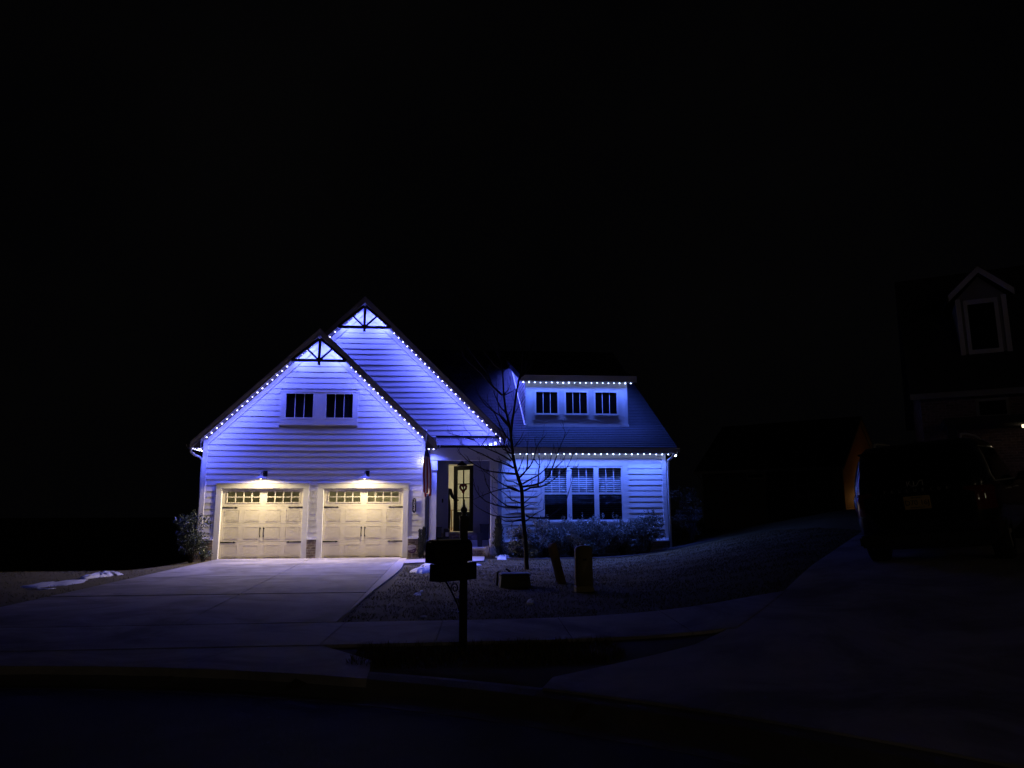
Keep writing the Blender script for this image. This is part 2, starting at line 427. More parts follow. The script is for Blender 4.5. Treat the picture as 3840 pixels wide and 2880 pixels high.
    # neighbour driveway on the right, wider and rising
    nb = bpy.data.objects.new("side_driveway", None); COL.objects.link(nb); nb["kind"] = 'structure'
    L = [(5.1, -16.0), (5.75, -15.55), (6.8, -14.85), (8.3, -13.35), (10.4, -10.75), (12.5, -8.1), (16.5, -3.1)]
    Rr = [(21.2, -6.8), (12.9, -16.6), (11.6, -18.6), (10.6, -20.6)]
    kk = []
    for i in range(14):
        a = math.radians(28 + (58.5 - 28) * i / 13); kk.append((CUL[0] + (CUL_R + .3) * math.cos(a), CUL[1] + (CUL_R + .3) * math.sin(a)))
    sheet("slab", L + Rr + kk, 0.03, M["concrete"], None, 0.4, nb, 0.12)
build_ground()
# ------------------------------------------------------------------ the lit house
house = thing("house", (0, 0, 0), "white house with two steep gables, a dormer and violet eave lights", "house")
GC, GE, GA, SL1 = 0.05, 3.71, 7.14, 0.97           # garage gable: centre, half width of the rakes, apex height (rake face at y = -0.35)
G2C, G2A, G2Y, SL2 = 1.36, 8.38, 0.5, 0.99         # rear gable: centre, apex, wall plane
EX = 0.178                              # siding exposure
def intervals(x0, x1, holes):
    segs = [(x0, x1)]
    for a, b in holes:
        out = []
        for s, e in segs:
            if b <= s or a >= e: out.append((s, e)); continue
            if a > s: out.append((s, a))
            if b < e: out.append((b, e))
        segs = out
    return segs
def lap(mb, y, z0, z1, xl, xr, holes=(), ex=EX, proud=0.0145, axis='x', sgn=1):
    """lapped boards on a wall facing -Y (or sideways) between xl(z) and xr(z), leaving out holes (x0, x1, z0, z1)"""
    k0 = math.floor((z0 - 2.59) / ex)
    z = 2.59 + k0 * ex
    while z < z1 - 0.01:
        a, b = max(z, z0), min(z + ex, z1)
        if b - a > 0.015:
            zm = (a + b) / 2; e = proud + random.uniform(-.003, .003)
            L0, R0, L1, R1 = xl(a), xr(a), xl(b), xr(b)
            if R0 - L0 > 0.05:
                for s, t in intervals(L0, R0, [(h[0], h[1]) for h in holes if h[2] < zm < h[3]]):
                    s1 = L1 if s == L0 else s; t1 = R1 if t == R0 else t
                    if t1 - s1 < 0.01: s1 = t1 = (s1 + t1) / 2
                    w = 0.004
                    if axis == 'x':
                        v = [(s, y - e, a), (t, y - e, a), (t1, y - w, b), (s1, y - w, b), (s, y + .02, a), (t, y + .02, a), (t1, y + .02, b), (s1, y + .02, b)]
                    else:
                        v = [(y + sgn * e, s, a), (y + sgn * e, t, a), (y + sgn * w, t1, b), (y + sgn * w, s1, b), (y - sgn * .02, s, a), (y - sgn * .02, t, a), (y - sgn * .02, t1, b), (y - sgn * .02, s1, b)]
                    mb.add(v, [(0, 1, 2, 3), (5, 4, 7, 6), (0, 4, 5, 1), (1, 5, 6, 2), (3, 2, 6, 7), (0, 3, 7, 4)])
        z += ex
def planpoly(poly, y0, y1, mb): mb.prism(poly, y0, y1, lambda u, v, w: (u, w, v))

# --- garage front wall (siding + core + trim)
GL, GR = -3.36, 3.40
D1, D2, DW, DH = -2.745, 0.305, 2.44, 2.13
rake_z = lambda x, c, a, t=0.27: a - t - abs(x - c) * 1.0
def slope_z(z): return None
gx = lambda z: (GA - 0.27 - z) / SL1
gl = lambda z: max(GL, GC - gx(z)); gr = lambda z: min(GR, GC + gx(z))
holes = [(-2.93, -0.135, -1, 2.31), (0.135, 2.93, -1, 2.31), (-1.14, 1.27, 4.10, 5.20)]
mb = MB(); lap(mb, 0.0, 0.60, 6.86, gl, gr, holes); mb.build("siding", M["siding"], house)
# wall core with openings, 0.02 m behind the boards
mb = MB()
for x0, x1, z0, z1 in [(GL, D1 - .02, 0.0, 3.45), (D1 + DW + .02, D2 - .02, 0, 3.45), (D2 + DW + .02, GR, 0, 3.45), (D1 - .02, D1 + DW + .02, DH + .02, 3.45), (D2 - .02, D2 + DW + .02, DH + .02, 3.45)]:
    mb.box(x0, x1, 0.022, 0.16, z0, z1)
planpoly([(GL, 3.452), (GR, 3.452), (GC + .0, 6.82)], 0.03, 0.16, mb)
mb.box(GL, GL + .12, 0.162, 9, 0, 3.42); mb.box(GR - .12, GR, 0.162, 2.0, 0, 3.42)
mb.build("wall", M["siding"], house)
mb = MB()  # corner boards, frieze boards under the rakes, casings round the garage openings, belt board, brick ledge
mb.box(GL - .02, GL + .115, -.030, .02, .62, 3.62); mb.box(GR - .115, GR + .02, -.030, .02, .62, 3.62)
for sx in (-1, 1):
    x0 = GC + sx * 3.36; x1 = GC + sx * .02
    za = GA - .27 - .02; 
    mb.prism([(GC + sx * 3.30, GA - .26 - 3.30 * SL1), (GC, GA - .26), (GC, GA - .47), (GC + sx * 3.30, GA - .47 - 3.30 * SL1)], -.034, .02, lambda u, v, w: (u, w, v))
for d in (D1, D2):
    mb.box(d - .165, d, -.036, .1, 0.0, DH + .0); mb.box(d + DW, d + DW + .165, -.036, .1, 0.0, DH)
    mb.box(d - .165, d + DW + .165, -.038, .1, DH + .002, DH + .15)
    mb.box(d - .19, d + DW + .19, -.060, .02, DH + .152, DH + .18)
for x0, x1 in ((GL - .02, D1 - .167), (D1 + DW + .167, D2 - .167), (D2 + DW + .167, GR + .02)):
    mb.box(x0, x1, -.075, .02, .585, .618)
mb.build("trim", M["trim"], house, bevel=.003)
for q in ((GL - .02, D1 - .167, -.055, .02, -.1, .583), (D1 + DW + .167, D2 - .167, -.055, .02, -.1, .583), (D2 + DW + .167, GR + .02, -.055, .02, -.1, .583), (GL - .07, GL - .022, -.055, 8.9, -.6, .45), (GR + .022, GR + .05, -.055, 2.0, -.1, .5)):
    MB().box(*q).build("brick_base", M["brick"], house)

# --- garage doors
def garage_door(x0):
    y = 0.115
    mb = MB(); H = DH / 4
    for i in range(4):                                       # four horizontal sections; the top one is a window frame
        z0, z1 = i * H + .003, (i + 1) * H - .003
        if i < 3: mb.box(x0, x0 + DW, y, y + .05, z0 if i else .012, z1)
        else:
            wz0, wz1 = 1.705, 2.045
            mb.box(x0, x0 + DW, y, y + .05, z0, wz0); mb.box(x0, x0 + DW, y, y + .05, wz1, DH)
            for a, b in ((0, .135), (1.12, 1.32), (2.305, DW)): mb.box(x0 + a, x0 + b, y, y + .05, wz0 + .001, wz1 - .001)
    cols = [(.085, .53), (.68, 1.13), (1.31, 1.76), (1.91, 2.355)]
    for z0, z1 in ((.075, .435), (.605, .985), (1.13, 1.50)):
        for a, b in cols:
            a += x0; b += x0; w = .020; yy = y - .007
            mb.box(a, b, yy, y, z0, z0 + w); mb.box(a, b, yy, y, z1 - w, z1)
            mb.box(a, a + w, yy, y, z0 + w, z1 - w); mb.box(b - w, b, yy, y, z0 + w, z1 - w)
            n = 6; s = (b - a - 2 * w - .02) / n
            for i in range(n): mb.box(a + w + .01 + i * s + .003, a + w + .01 + (i + 1) * s - .003, y - .003, y, z0 + w + .01, z1 - w - .01)
    d = mb.build("garage_door", M["garage"], house, bevel=.002)
    for a, b in ((.135, 1.12), (1.32, 2.305)):               # two windows of eight lites in the top section
        a += x0; b += x0; z0, z1 = 1.705, 2.045; w = .026
        f = MB(); yy0, yy1 = y - .014, y + .03
        f.box(a - .02, b + .02, yy0, yy1, z0 - .02, z0 + .01); f.box(a - .02, b + .02, yy0, yy1, z1 - .01, z1 + .02)
        f.box(a - .02, a + .012, yy0, yy1, z0 + .01, z1 - .01); f.box(b - .012, b + .02, yy0, yy1, z0 + .01, z1 - .01)
        for k in range(1, 4): xx = a + (b - a) * k / 4; f.box(xx - .014, xx + .014, yy0 + .002, yy1, z0 + .01, z1 - .01)
        zz = (z0 + z1) / 2; f.box(a + .012, b - .012, yy0 + .004, yy1 - .001, zz - .013, zz + .013)
        wdw = f.build("window", M["garage"], d)
        MB().box(a, b, y + .02, y + .024, z0, z1).build("pane", M["pane"], wdw)
    for zz in (1.56, .515):                                  # strap hinges with spade ends
        for sx, xe in ((1, x0 + .01), (-1, x0 + DW - .01)):
            h = MB(); f = lambda u, v, w, xe=xe, sx=sx, zz=zz: (xe + sx * u, y - .001 - w, zz + v)
            h.prism([(0, -.022), (.38, -.009), (.395, -.026), (.43, -.012), (.465, 0), (.43, .012), (.395, .026), (.38, .009), (0, .022)], 0, .012, f)
            h.build("hinge", M["blackmetal"], d)
    for cx in (-.055, .055):
        h = MB(); xm = x0 + DW / 2 + cx
        h.tube([(xm, y - .004, .70), (xm, y - .05, .73), (xm, y - .055, .80), (xm, y - .05, .88), (xm, y - .004, .92)], .011)
        f = lambda u, v, w, xm=xm: (xm + u, y - .001 - w, v)
        h.prism([(-.018, .69), (0, .66), (.018, .69), (.012, .72), (-.012, .72)], 0, .01, f)
        h.prism([(-.012, .90), (.012, .90), (.024, .93), (0, .975), (-.024, .93)], 0, .01, f)
        h.build("handle", M["blackmetal"], d)
    MB().box(x0 + .01, x0 + DW - .01, y - .004, y + .05, -.0, .012).build("bottom_seal", M["rubber"], d)
garage_door(D1); garage_door(D2)

# --- windows -------------------------------------------------------------
def sash(x0, x1, z0, z1, y, parent, muntins=(), rails=(), pane="dimpane", fw=.05, depth=.07, proud=.012):
    f = MB(); a, b = y - proud, y + depth
    f.box(x0 - fw, x1 + fw, a, b, z0 - fw, z0); f.box(x0 - fw, x1 + fw, a, b, z1, z1 + fw)
    f.box(x0 - fw, x0, a, b, z0, z1); f.box(x1, x1 + fw, a, b, z0, z1)
    for u in muntins: f.box(u - .009, u + .009, y + .025, y + .05, z0 if not rails else rails[0], z1)
    for r in rails: f.box(x0, x1, y - .005, y + .055, r - .025, r + .025)
    w = f.build("window", M["trim"], parent)
    MB().box(x0, x1, y + .040, y + .044, z0, z1).build("pane", M[pane], w)
    return w
mb = MB()   # surround of the pair in the garage gable
wz0, wz1 = 4.33, 5.09
mb.box(-1.14, 1.27, -.030, .02, 4.10, wz0 - .05); mb.box(-1.16, 1.29, -.036, .02, wz1 + .05, 5.20)
mb.box(-1.14, -1.02, -.030, .02, wz0 - .049, wz1 + .049); mb.box(1.15, 1.27, -.030, .02, wz0 - .049, wz1 + .049); mb.box(-.08, .22, -.030, .02, wz0 - .049, wz1 + .049)
mb.build("window_surround", M["trim"], house)
for a, b in ((-.97, -.13), (.27, 1.10)): sash(a, b, wz0, wz1, -.02, house, muntins=(a + (b - a) / 3, a + 2 * (b - a) / 3))

# --- gable truss ornaments and roofs
def truss(c, apex, y, zc, sl):
    t = MB(); w = .08
    half = (apex - .06 - zc) / sl
    t.box(c - half, c + half, y - .02, y + .07, zc - w / 2, zc + w / 2)
    t.box(c - .036, c + .036, y - .03, y + .08, zc - .14, apex - .20)
    q = half / 2
    for sx in (-1, 1): t.bar((c + sx * .03, y + .02, zc + .03), (c + sx * q, y + .02, zc + q * .97), .055, .06)
    for sx in (-1, 1): t.bar((c + sx * half, y + .02, zc + .01), (c + sx * .02, y + .02, apex - .18), .075, .07)
    return t.build("gable_truss", M["timber"], house, bevel=.004)
truss(GC, GA - .16, -.335, 6.10, SL1)
truss(G2C, G2A - .16, G2Y - .335, 7.33, SL2)
def gable_roof(c, apex, eL, eR, y0, y1, sl):
    """two 12/12 slopes; eL / eR half widths; fascia, soffit and shingles as parts"""
    th = .17
    roof = None
    for sx, e in ((-1, eL), (1, eR)):
        s = MB(); n = int(e / .105)
        for i in range(n):      # shingle courses
            a, b = e * i / n, e * (i + 1) / n
            s.add([(c + sx * a, y0, apex - a * sl), (c + sx * b, y0, apex - b * sl + .012), (c + sx * b, y1, apex - b * sl + .012), (c + sx * a, y1, apex - a * sl),
                   (c + sx * b, y0, apex - b * sl - .01), (c + sx * b, y1, apex - b * sl - .01)], [(0, 1, 2, 3), (1, 4, 5, 2)])
        if roof is None: roof = s.build("roof", M["shingle"], house)
        else: s.build("shingles", M["shingle"], roof)
        f = MB()                # rake fascia (two stepped boards) 
        pr = lambda u, v, w: (u, w, v)
        f.prism([(c, apex - .012), (c + sx * e, apex - e * sl - .012), (c + sx * e, apex - e * sl - .10), (c, apex - .10)], y0 + .005, y0 + .05, pr)
        f.prism([(c, apex - .101), (c + sx * e, apex - e * sl - .101), (c + sx * e, apex - e * sl - .235), (c, apex - .235)], y0 + .022, y0 + .05, pr)
        f.build("fascia", M["fascia"], roof)
        q = MB()
        q.prism([(c, apex - .19), (c + sx * e, apex - e * sl - .19), (c + sx * e, apex - e * sl - .225), (c, apex - .225)], y0 + .052, y0 + .52, pr)
        q.build("soffit", M["soffit"], roof)
        k = MB()
        k.prism([(c, apex - .02), (c + sx * e, apex - e * sl - .02), (c + sx * e, apex - e * sl - .19), (c, apex - .19)], y0 + .1, y1 - .05, pr)
        k.build("deck", M["fascia"], roof)
    return roof
g1 = gable_roof(GC, GA, GE, GE, -.37, 7.5, SL1)
g2 = gable_roof(G2C, G2A, 4.55, 4.60, G2Y - .37, 9.5, SL2)
# horizontal eave soffits and gutters either side of the garage
for sx in (-1, 1):
    xe = GC + sx * GE; xw = GL if sx < 0 else GR
    s = MB(); s.box(min(xe, xw), max(xe, xw), -.30, 7 if sx < 0 else .45, 3.355, 3.375)
    planpoly([(xe, 3.376), (xw + sx * .0, 3.376), (xw, 3.376 + abs(xe - xw) - .02)], -.318, -.290, s)
    s.build("soffit", M["soffit"], g1)
    g = MB(); f = lambda u, v, w, xe=xe, sx=sx: (xe + sx * u, w, v)
    g.prism([(0.004, 3.33), (.07, 3.33), (.115, 3.44), (.115, 3.455), (.10, 3.455), (.06, 3.345), (.015, 3.345), (.015, 3.455), (.004, 3.455)], -.36, 7 if sx < 0 else .08, f)
    g.build("gutter", M["fascia"], g1)
d = MB()
d.tube([(-3.70, -.20, 3.33), (-3.69, -.16, 3.24), (-3.62, -.06, 3.16), (-3.48, .05, 3.09), (-3.42, .10, 3.0), (-3.42, .12, 2.6), (-3.42, .12, .1)], .04, n=8)
d.build("downspout", M["gutter"], house, smooth=True)

# --- rear gable wall
h2 = lambda z: (G2A - .27 - z) / SL2
mb = MB(); lap(mb, G2Y, 3.80, 8.12, lambda z: max(G2C - h2(z), 0.1 if z < 6.6 else -9), lambda z: G2C + h2(z) if G2C + h2(z) < 5.75 else 5.75)
mb.build("siding", M["siding"], house)
mb = MB()
planpoly([(G2C - 2.0, G2A - .29 - 2.0), (3.45, 3.2), (5.75, 3.2), (5.75, G2A - .29 - 4.42), (G2C, G2A - .29)], G2Y + .022, G2Y + .14, mb); mb.build("wall", M["siding"], house)
mb = MB()
for sx in (-1, 1):
    e = 2.6 if sx < 0 else 4.4
    mb.prism([(G2C + sx * e, G2A - .26 - e * SL2), (G2C, G2A - .26), (G2C, G2A - .47), (G2C + sx * e, G2A - .47 - e * SL2)], G2Y - .034, G2Y + .02, lambda u, v, w: (u, w, v))
mb.build("trim", M["trim"], house)

# --- porch: pent roof of standing seam metal, beam, posts, floor, back wall
px0, px1 = 3.72, 6.02
mb = MB()
mb.prism([(G2Y - .03, 3.775), (-.06, 3.46), (-.06, 3.445), (G2Y - .03, 3.755)], px0, px1, lambda u, v, w: (w, u, v))
pent = mb.build("porch_roof", M["seam"], house)
for i in range(6):
    x = px0 + .02 + i * (px1 - px0 - .04) / 5; mb = MB()
    mb.prism([(G2Y - .03, 3.80), (-.06, 3.487), (-.06, 3.462), (G2Y - .03, 3.777)], x - .008, x + .008, lambda u, v, w: (w, u, v)); mb.build("seam_rib", M["seam"], pent)
mb = MB(); mb.box(px0, px1, -.085, -.062, 3.395, 3.475); mb.box(px0, px1, G2Y - .06, G2Y - .035, 3.765, 3.83); mb.build("flashing", M["blackmetal"], pent)
mb = MB(); mb.box(px1 - .07, px1 - .055, -.05, G2Y, 3.2, 3.45); mb.box(5.94, 6.0, -.03, .26, 3.0, 3.05); mb.build("return_board", M["fascia"], pent)
mb = MB(); mb.box(3.52, 5.96, -.02, .24, 3.035, 3.43); mb.box(3.50, 5.98, -.035, .255, 3.0, 3.034)
beam = mb.build("porch_beam", M["trim"], house, bevel=.004)
def post(xa, xb):
    p = MB(); y0, y1 = .0, .24; m = .02
    p.box(xa, xb, y0, y1, .28, 2.998)
    p.box(xa - m, xb + m, y0 - m, y1 + m, 2.72, 2.999); p.box(xa - m * 1.6, xb + m * 1.6, y0 - m * 1.6, y1 + m * 1.6, 2.69, 2.72)
    p.box(xa - m, xb + m, y0 - m, y1 + m, .281, .52); p.box(xa - m * 1.5, xb + m * 1.5, y0 - m * 1.5, y1 + m * 1.5, .52, .545)
    return p.build("porch_post", M["trim"], house, bevel=.004)
post(3.55, 3.77); post(5.47, 5.69)
mb = MB(); mb.box(3.45, 5.80, -.06, 2.0, .235, .285); mb.build("porch_floor", M["walk"], house, bevel=.006)
mb = MB(); mb.box(3.47, 5.78, -.03, 1.95, -.1, .233); mb.build("porch_base", M["brick"], house)
mb = MB(); mb.box(4.0, 5.6, 1.2, 2.0, .286, .47); mb.build("step", M["walk"], house, bevel=.006)
mb = MB(); mb.box(3.9, 5.2, 1.55, 2.0, .472, .69); mb.build("door_step", M["brick"], house)
DX0, DX1, DZ0, DZ1, DY = 4.14, 4.99, .715, 3.0, 2.0
mb = MB()
mb.box(3.40, DX0 - .001, DY, DY + .15, .28, 3.2); mb.box(DX1 + .001, 5.86, DY, DY + .15, .28, 3.2); mb.box(DX0, DX1, DY, DY + .15, DZ1 + .001, 3.2); mb.box(DX0, DX1, DY, DY + .15, .30, DZ0 - .03)
mb.box(5.72, 5.86, .30, DY - .002, .28, 3.2); mb.box(GR + .002, GR + .06, .46, DY - .002, .28, 3.2)
for x in (3.62, 3.98, 5.15, 5.42, 5.66):                           # board and batten
    mb.box(x - .012, x + .012, DY - .018, DY - .001, .30, 3.0)
mb.build("porch_wall", M["porchwall"], house)
mb = MB(); mb.box(3.40, 5.95, .30, DY + .02, 3.21, 3.24); mb.build("porch_ceiling", M["porchwall"], house)
mb = MB()
mb.box(DX0 - .10, DX0 - .002, DY - .03, DY + .02, .70, DZ1 + .1); mb.box(DX1 + .002, DX1 + .10, DY - .03, DY + .02, .70, DZ1 + .1); mb.box(DX0 - .002, DX1 + .002, DY - .03, DY + .02, DZ1 + .002, DZ1 + .1)
mb.box(DX0 - .12, DX1 + .12, DY - .06, DY + .18, .69, .714)
mb.build("door_casing", M["porchwall"], house)
# front door, swung inwards on its right-hand hinges
dth = R(38)
door = bpy.data.objects.new("front_door", None); COL.objects.link(door); door.parent = house
door.location = (DX1 - .01, DY + .12, 0); door.rotation_euler = (0, 0, -dth)
W_, T_ = .84, .045
f = MB(); zb, zt = DZ0 + .012, DZ1 - .03
g0, g1_, zz0, zz1 = -W_ + .15, -.15, zb + .66, zt - .15
f.box(-W_, -.001, 0, T_, zb, zz0); f.box(-W_, -.001, 0, T_, zz1, zt); f.box(-W_, g0, 0, T_, zz0, zz1); f.box(g1_, -.001, 0, T_, zz0, zz1)
f.box((g0 + g1_) / 2 - .014, (g0 + g1_) / 2 + .014, .004, T_ - .004, zz0, zz1)
for k in (1, 2): z = zz0 + (zz1 - zz0) * k / 3; f.box(g0, g1_, .006, T_ - .006, z - .014, z + .014)
f.box(-W_ + .14, -.14, -.008, 0, zb + .12, zb + .55)
f.build("frame", M["blackmetal"], door, local=True)
MB().box(g0, g1_, T_ / 2 - .002, T_ / 2 + .002, zz0, zz1).build("pane", M["pane"], door, local=True)
h = MB(); h.tube([(-W_ + .06, -.01, zb + .78), (-W_ + .06, -.06, zb + .80), (-W_ + .06, -.06, zb + 1.0), (-W_ + .06, -.01, zb + 1.02)], .011); h.box(-W_ + .035, -W_ + .085, -.008, 0, zb + .74, zb + 1.12)
h.build("handle", M["blackmetal"], door, local=True)

# --- hall behind the door and garage interior (lit rooms seen through glass)
mb = MB()
mb.box(3.42, 3.5, 2.2, 8.0, .70, 3.4); mb.box(6.9, 7.0, 2.2, 8.0, .70, 3.4); mb.box(3.42, 7.0, 8.0, 8.1, .70, 3.4); mb.box(3.42, 7.0, 2.16, 8.1, 3.3, 3.4)
mb.box(3.5, 4.13, 2.151, 2.17, .72, 3.3); mb.box(5.0, 6.9, 2.151, 2.17, .72, 3.3)
mb.box(3.5, 6.9, 7.94, 8.0, 3.16, 3.3); mb.box(3.5, 6.9, 7.97, 8.0, .72, .86)
for x in (4.4, 5.25, 5.33, 6.2): mb.box(x, x + .04, 7.975, 8.0, .86, 2.9)
mb.build("hall_walls", M["interior"], house)
MB().box(3.5, 7.0, 2.16, 8.0, .66, .712).build("hall_floor", M["wood"], house)
mb = MB()
mb.box(-3.22, 3.26, 6.0, 6.1, 0, 3.0); mb.box(-3.22, 3.26, .3, 6.1, 2.9, 3.0); mb.box(-3.22, -3.14, .2, 6.1, 0, 2.9); mb.box(3.19, 3.27, .2, 6.1, 0, 2.9)
mb.build("garage_walls", M["interior"], house)
mb = MB()
for x in (-1.9, -.4, 1.1, 2.4): mb.box(x, x + .05, .6, 5.6, 2.55, 2.62)
mb.box(1.7, 2.9, 2.5, 3.2, 1.9, 2.05)
mb.build("garage_rails", M["silver"], house)
MB().box(-3.3, 3.3, .16, 6.2, -.05, .02).build("garage_floor", M["concrete"], house)

# --- right wing: siding wall with three double-hung windows
WX0, WX1, WY = 5.84, 11.22, .3
hw = [(7.22, 7.95), (8.10, 8.84), (8.99, 9.74)]
WZ0, WZ1 = 1.13, 2.79
mb = MB(); lap(mb, WY, .45, 3.25, lambda z: WX0 + .1, lambda z: WX1 - .11, [(7.02, 9.94, .98, 2.95)]); mb.build("siding", M["siding"], house)
mb = MB()
mb.box(WX0, 7.17, WY + .022, WY + .15, 0, 3.36); mb.box(9.79, WX1, WY + .022, WY + .15, 0, 3.36)
mb.box(7.17, 9.79, WY + .022, WY + .15, 0, WZ0 - .05); mb.box(7.17, 9.79, WY + .022, WY + .15, WZ1 + .05, 3.36)
mb.box(WX1 - .12, WX1, WY + .152, 8.5, 0, 3.36); mb.build("wall", M["siding"], house)
mb = MB(); mb.prism([(WY + .16, 3.36), (8.6, 3.36), (8.6, 8.2)], WX1 - .12, WX1, lambda u, v, w: (w, u, v)); mb.build("wall", M["siding"], house)
mb = MB()
mb.box(WX0, WX0 + .115, WY - .03, WY + .02, 0.3, 3.25); mb.box(WX1 - .125, WX1 + .02, WY - .03, WY + .02, .3, 3.25)
mb.box(WX0, WX1, WY - .036, WY + .02, 3.08, 3.34)
mb.box(7.0, 9.96, WY - .034, WY + .02, WZ1 + .052, 2.95)
mb.box(7.0, 7.17, WY - .034, WY + .02, WZ0 - .06, WZ1 + .051); mb.box(9.79, 9.96, WY - .034, WY + .02, WZ0 - .06, WZ1 + .051)
for a, b in ((7.999, 8.051), (8.889, 8.941)): mb.box(a, b, WY - .020, WY + .02, WZ0 - .05, WZ1 + .05)
mb.box(6.97, 9.99, WY - .09, WY + .02, WZ0 - .095, WZ0 - .061); mb.box(7.0, 9.96, WY - .034, WY + .02, WZ0 - .2, WZ0 - .096)
mb.build("trim", M["trim"], house, bevel=.003)
MB().box(WX0, WX1 + .02, WY - .06, WY + .02, -.1, .44).build("brick_base", M["brick"], house); MB().box(WX0, WX1 + .03, WY - .08, WY + .02, .442, .475).build("brick_ledge", M["trim"], house)
for a, b in hw:
    mid = 1.965
    w = sash(a, b, WZ0, WZ1, WY - .01, house, muntins=(a + (b - a) / 3, a + 2 * (b - a) / 3), rails=(mid,), pane="pane")
    s = MB(); s.box(a + .005, b - .005, WY - .004, WY + .0, WZ0 + .01, mid - .03); s.build("insect_screen", glass("insect_mesh", (.38, .38, .42), .2, .5) if "insect" not in M else M["insect"], w)
    if "insect" not in M: M["insect"] = bpy.data.materials["insect_mesh"]
    s = MB(); z = WZ1 - .03
    while z > WZ0:
        s.add([(a - .02, WY + .115, z - .016), (b + .02, WY + .115, z - .016), (b + .02, WY + .14, z + .020), (a - .02, WY + .14, z + .020)], [(0, 1, 2, 3)]); z -= .064
    s.build("blind", M["slat"], w)
    MB().box(a - .05, b + .05, WY + .35, WY + .36, WZ0 - .05, WZ1 + .05).build("curtain", M["screen"], w)

# --- main roof (6.5/12) with stepped shingle courses, eave fascia and gutter
S0 = .5836; RY0, RZ0, RX1 = -.10, 3.42, 11.53
def mr(y): return RZ0 + S0 * (y - RY0)
mb = MB(); ang = math.atan(S0); c, y = .142 * math.cos(ang), RY0
k = 0
while y < 8.6:
    y1 = y + c; xa = min(6.03, G2C + G2A - mr(y) - .03); xb = min(6.03, G2C + G2A - mr(y1) - .03)
    mb.add([(xa, y - .004, mr(y) + .013), (RX1, y - .004, mr(y) + .013), (RX1, y1, mr(y1)), (xb, y1, mr(y1)), (xa, y - .004, mr(y) - .004), (RX1, y - .004, mr(y) - .004)], [(0, 1, 2, 3), (4, 5, 1, 0)])
    y = y1; k += 1
mb.add([(1.6, 8.6, mr(8.6)), (RX1, 8.6, mr(8.6)), (RX1, 17.3, mr(-.1)), (1.6, 17.3, mr(-.1))], [(0, 1, 2, 3)])
roof = mb.build("roof", M["shingle"], house)
mb = MB(); mb.prism([(RY0 + .02, RZ0 - .03), (8.6, mr(8.6) - .03), (8.6, mr(8.6) - .2), (RY0 + .02, RZ0 - .14)], 5.93, RX1 - .03, lambda u, v, w: (w, u, v)); mb.build("deck", M["fascia"], roof)
mb = MB(); mb.box(6.03, RX1, RY0 - .0, RY0 + .022, RZ0 - .17, RZ0 - .012)
mb.prism([(RY0 + .03, RZ0 + .02), (8.6, mr(8.6) - .012), (8.6, mr(8.6) - .2), (RY0 + .03, RZ0 - .18)], RX1 - .03, RX1, lambda u, v, w: (w, u, v)); mb.build("fascia", M["fascia"], roof)
mb = MB(); mb.box(5.9, RX1 - .03, RY0 + .024, WY - .04, RZ0 - .19, RZ0 - .17); mb.build("soffit", M["soffit"], roof)
mb = MB(); f = lambda u, v, w: (w, RY0 - u, RZ0 + v)
mb.prism([(0.002, -.15), (.07, -.15), (.115, -.04), (.115, -.02), (.10, -.02), (.06, -.135), (.015, -.135), (.015, -.02), (.002, -.02)], 6.04, RX1 + .05, f); mb.build("gutter", M["fascia"], roof)
d = MB(); d.tube([(11.42, -.15, 3.28), (11.41, -.12, 3.20), (11.36, .02, 3.10), (11.28, .14, 3.02), (11.265, .16, 2.9), (11.265, .16, .1)], .038, n=8); d.build("downspout", M["gutter"], house, smooth=True)

# --- shed dormer
YD, X0, X1, ZB, ZT = 1.34, 6.75, 10.27, 4.26, 5.86
mb = MB(); mb.box(X0, X1, YD, YD + .1, ZB, ZT)
dorm = mb.build("dormer", M["panel"], house)
mb = MB(); dw = [(7.10, 7.84), (8.13, 8.87), (9.16, 9.91)]; dz0, dz1 = 4.70, 5.44
mb.box(6.98, 10.04, YD - .02, YD - .001, dz0 - .22, dz0 - .06)
for a, b in ((7.93, 8.04), (8.96, 9.07)): mb.box(a, b, YD - .014, YD - .001, dz0 - .05, dz1 + .07)
mb.box(X0 - .02, X0 + .07, YD - .02, YD - .001, ZB, ZT); mb.box(X1 - .07, X1 + .02, YD - .02, YD - .001, ZB, ZT)
mb.build("trim", M["panel"], dorm)
for a, b in dw:
    o = sash(a, b, dz0, dz1, YD - .03, dorm, muntins=(a + (b - a) / 3, a + 2 * (b - a) / 3), fw=.055, depth=.028)
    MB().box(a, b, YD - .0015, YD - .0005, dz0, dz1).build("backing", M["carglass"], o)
sd = lambda y: 5.86 + .297 * (y - YD)
def dormer_cheek(x, sgn):
    cb = MB(); z = ZB
    def yb(z): return RY0 + (z - RZ0) / S0
    def yt(z): return YD + max(0, (z - 5.86) / .297)
    while z < 7.7:
        a, b = z, min(z + .15, 7.75)
        ya0, ya1, yb0, yb1 = yt(a) if a > 5.86 else YD, yb(a) , yt(b) if b > 5.86 else YD, yb(b)
        if ya1 - ya0 > 0.02 and yb1 > yb0:
            e = sgn * .02
            cb.add([(x + e, ya0, a), (x + e, ya1, a), (x, yb1, b), (x, yb0, b), (x - e, ya0, a), (x - e, ya1, a), (x - e, yb1, b), (x - e, yb0, b)], [(0, 1, 2, 3), (0, 4, 5, 1), (4, 7, 6, 5)])
        z += .15
    return cb.build("siding", M["siding"], dorm)
dormer_cheek(X0, -1); dormer_cheek(X1, 1)
mb = MB()
mb.box(X0 - .04, X1 + .04, YD - .05, YD - .022, ZB - .03, ZB + .035)
for x in (X0 - .045, X1 + .03): mb.bar((x, YD - .03, mr(YD - .03) + .02), (x, 7.6, mr(7.6) + .02), .03, .07, up=(0, -.5, .86))
mb.build("flashing", M["trim"], dorm)
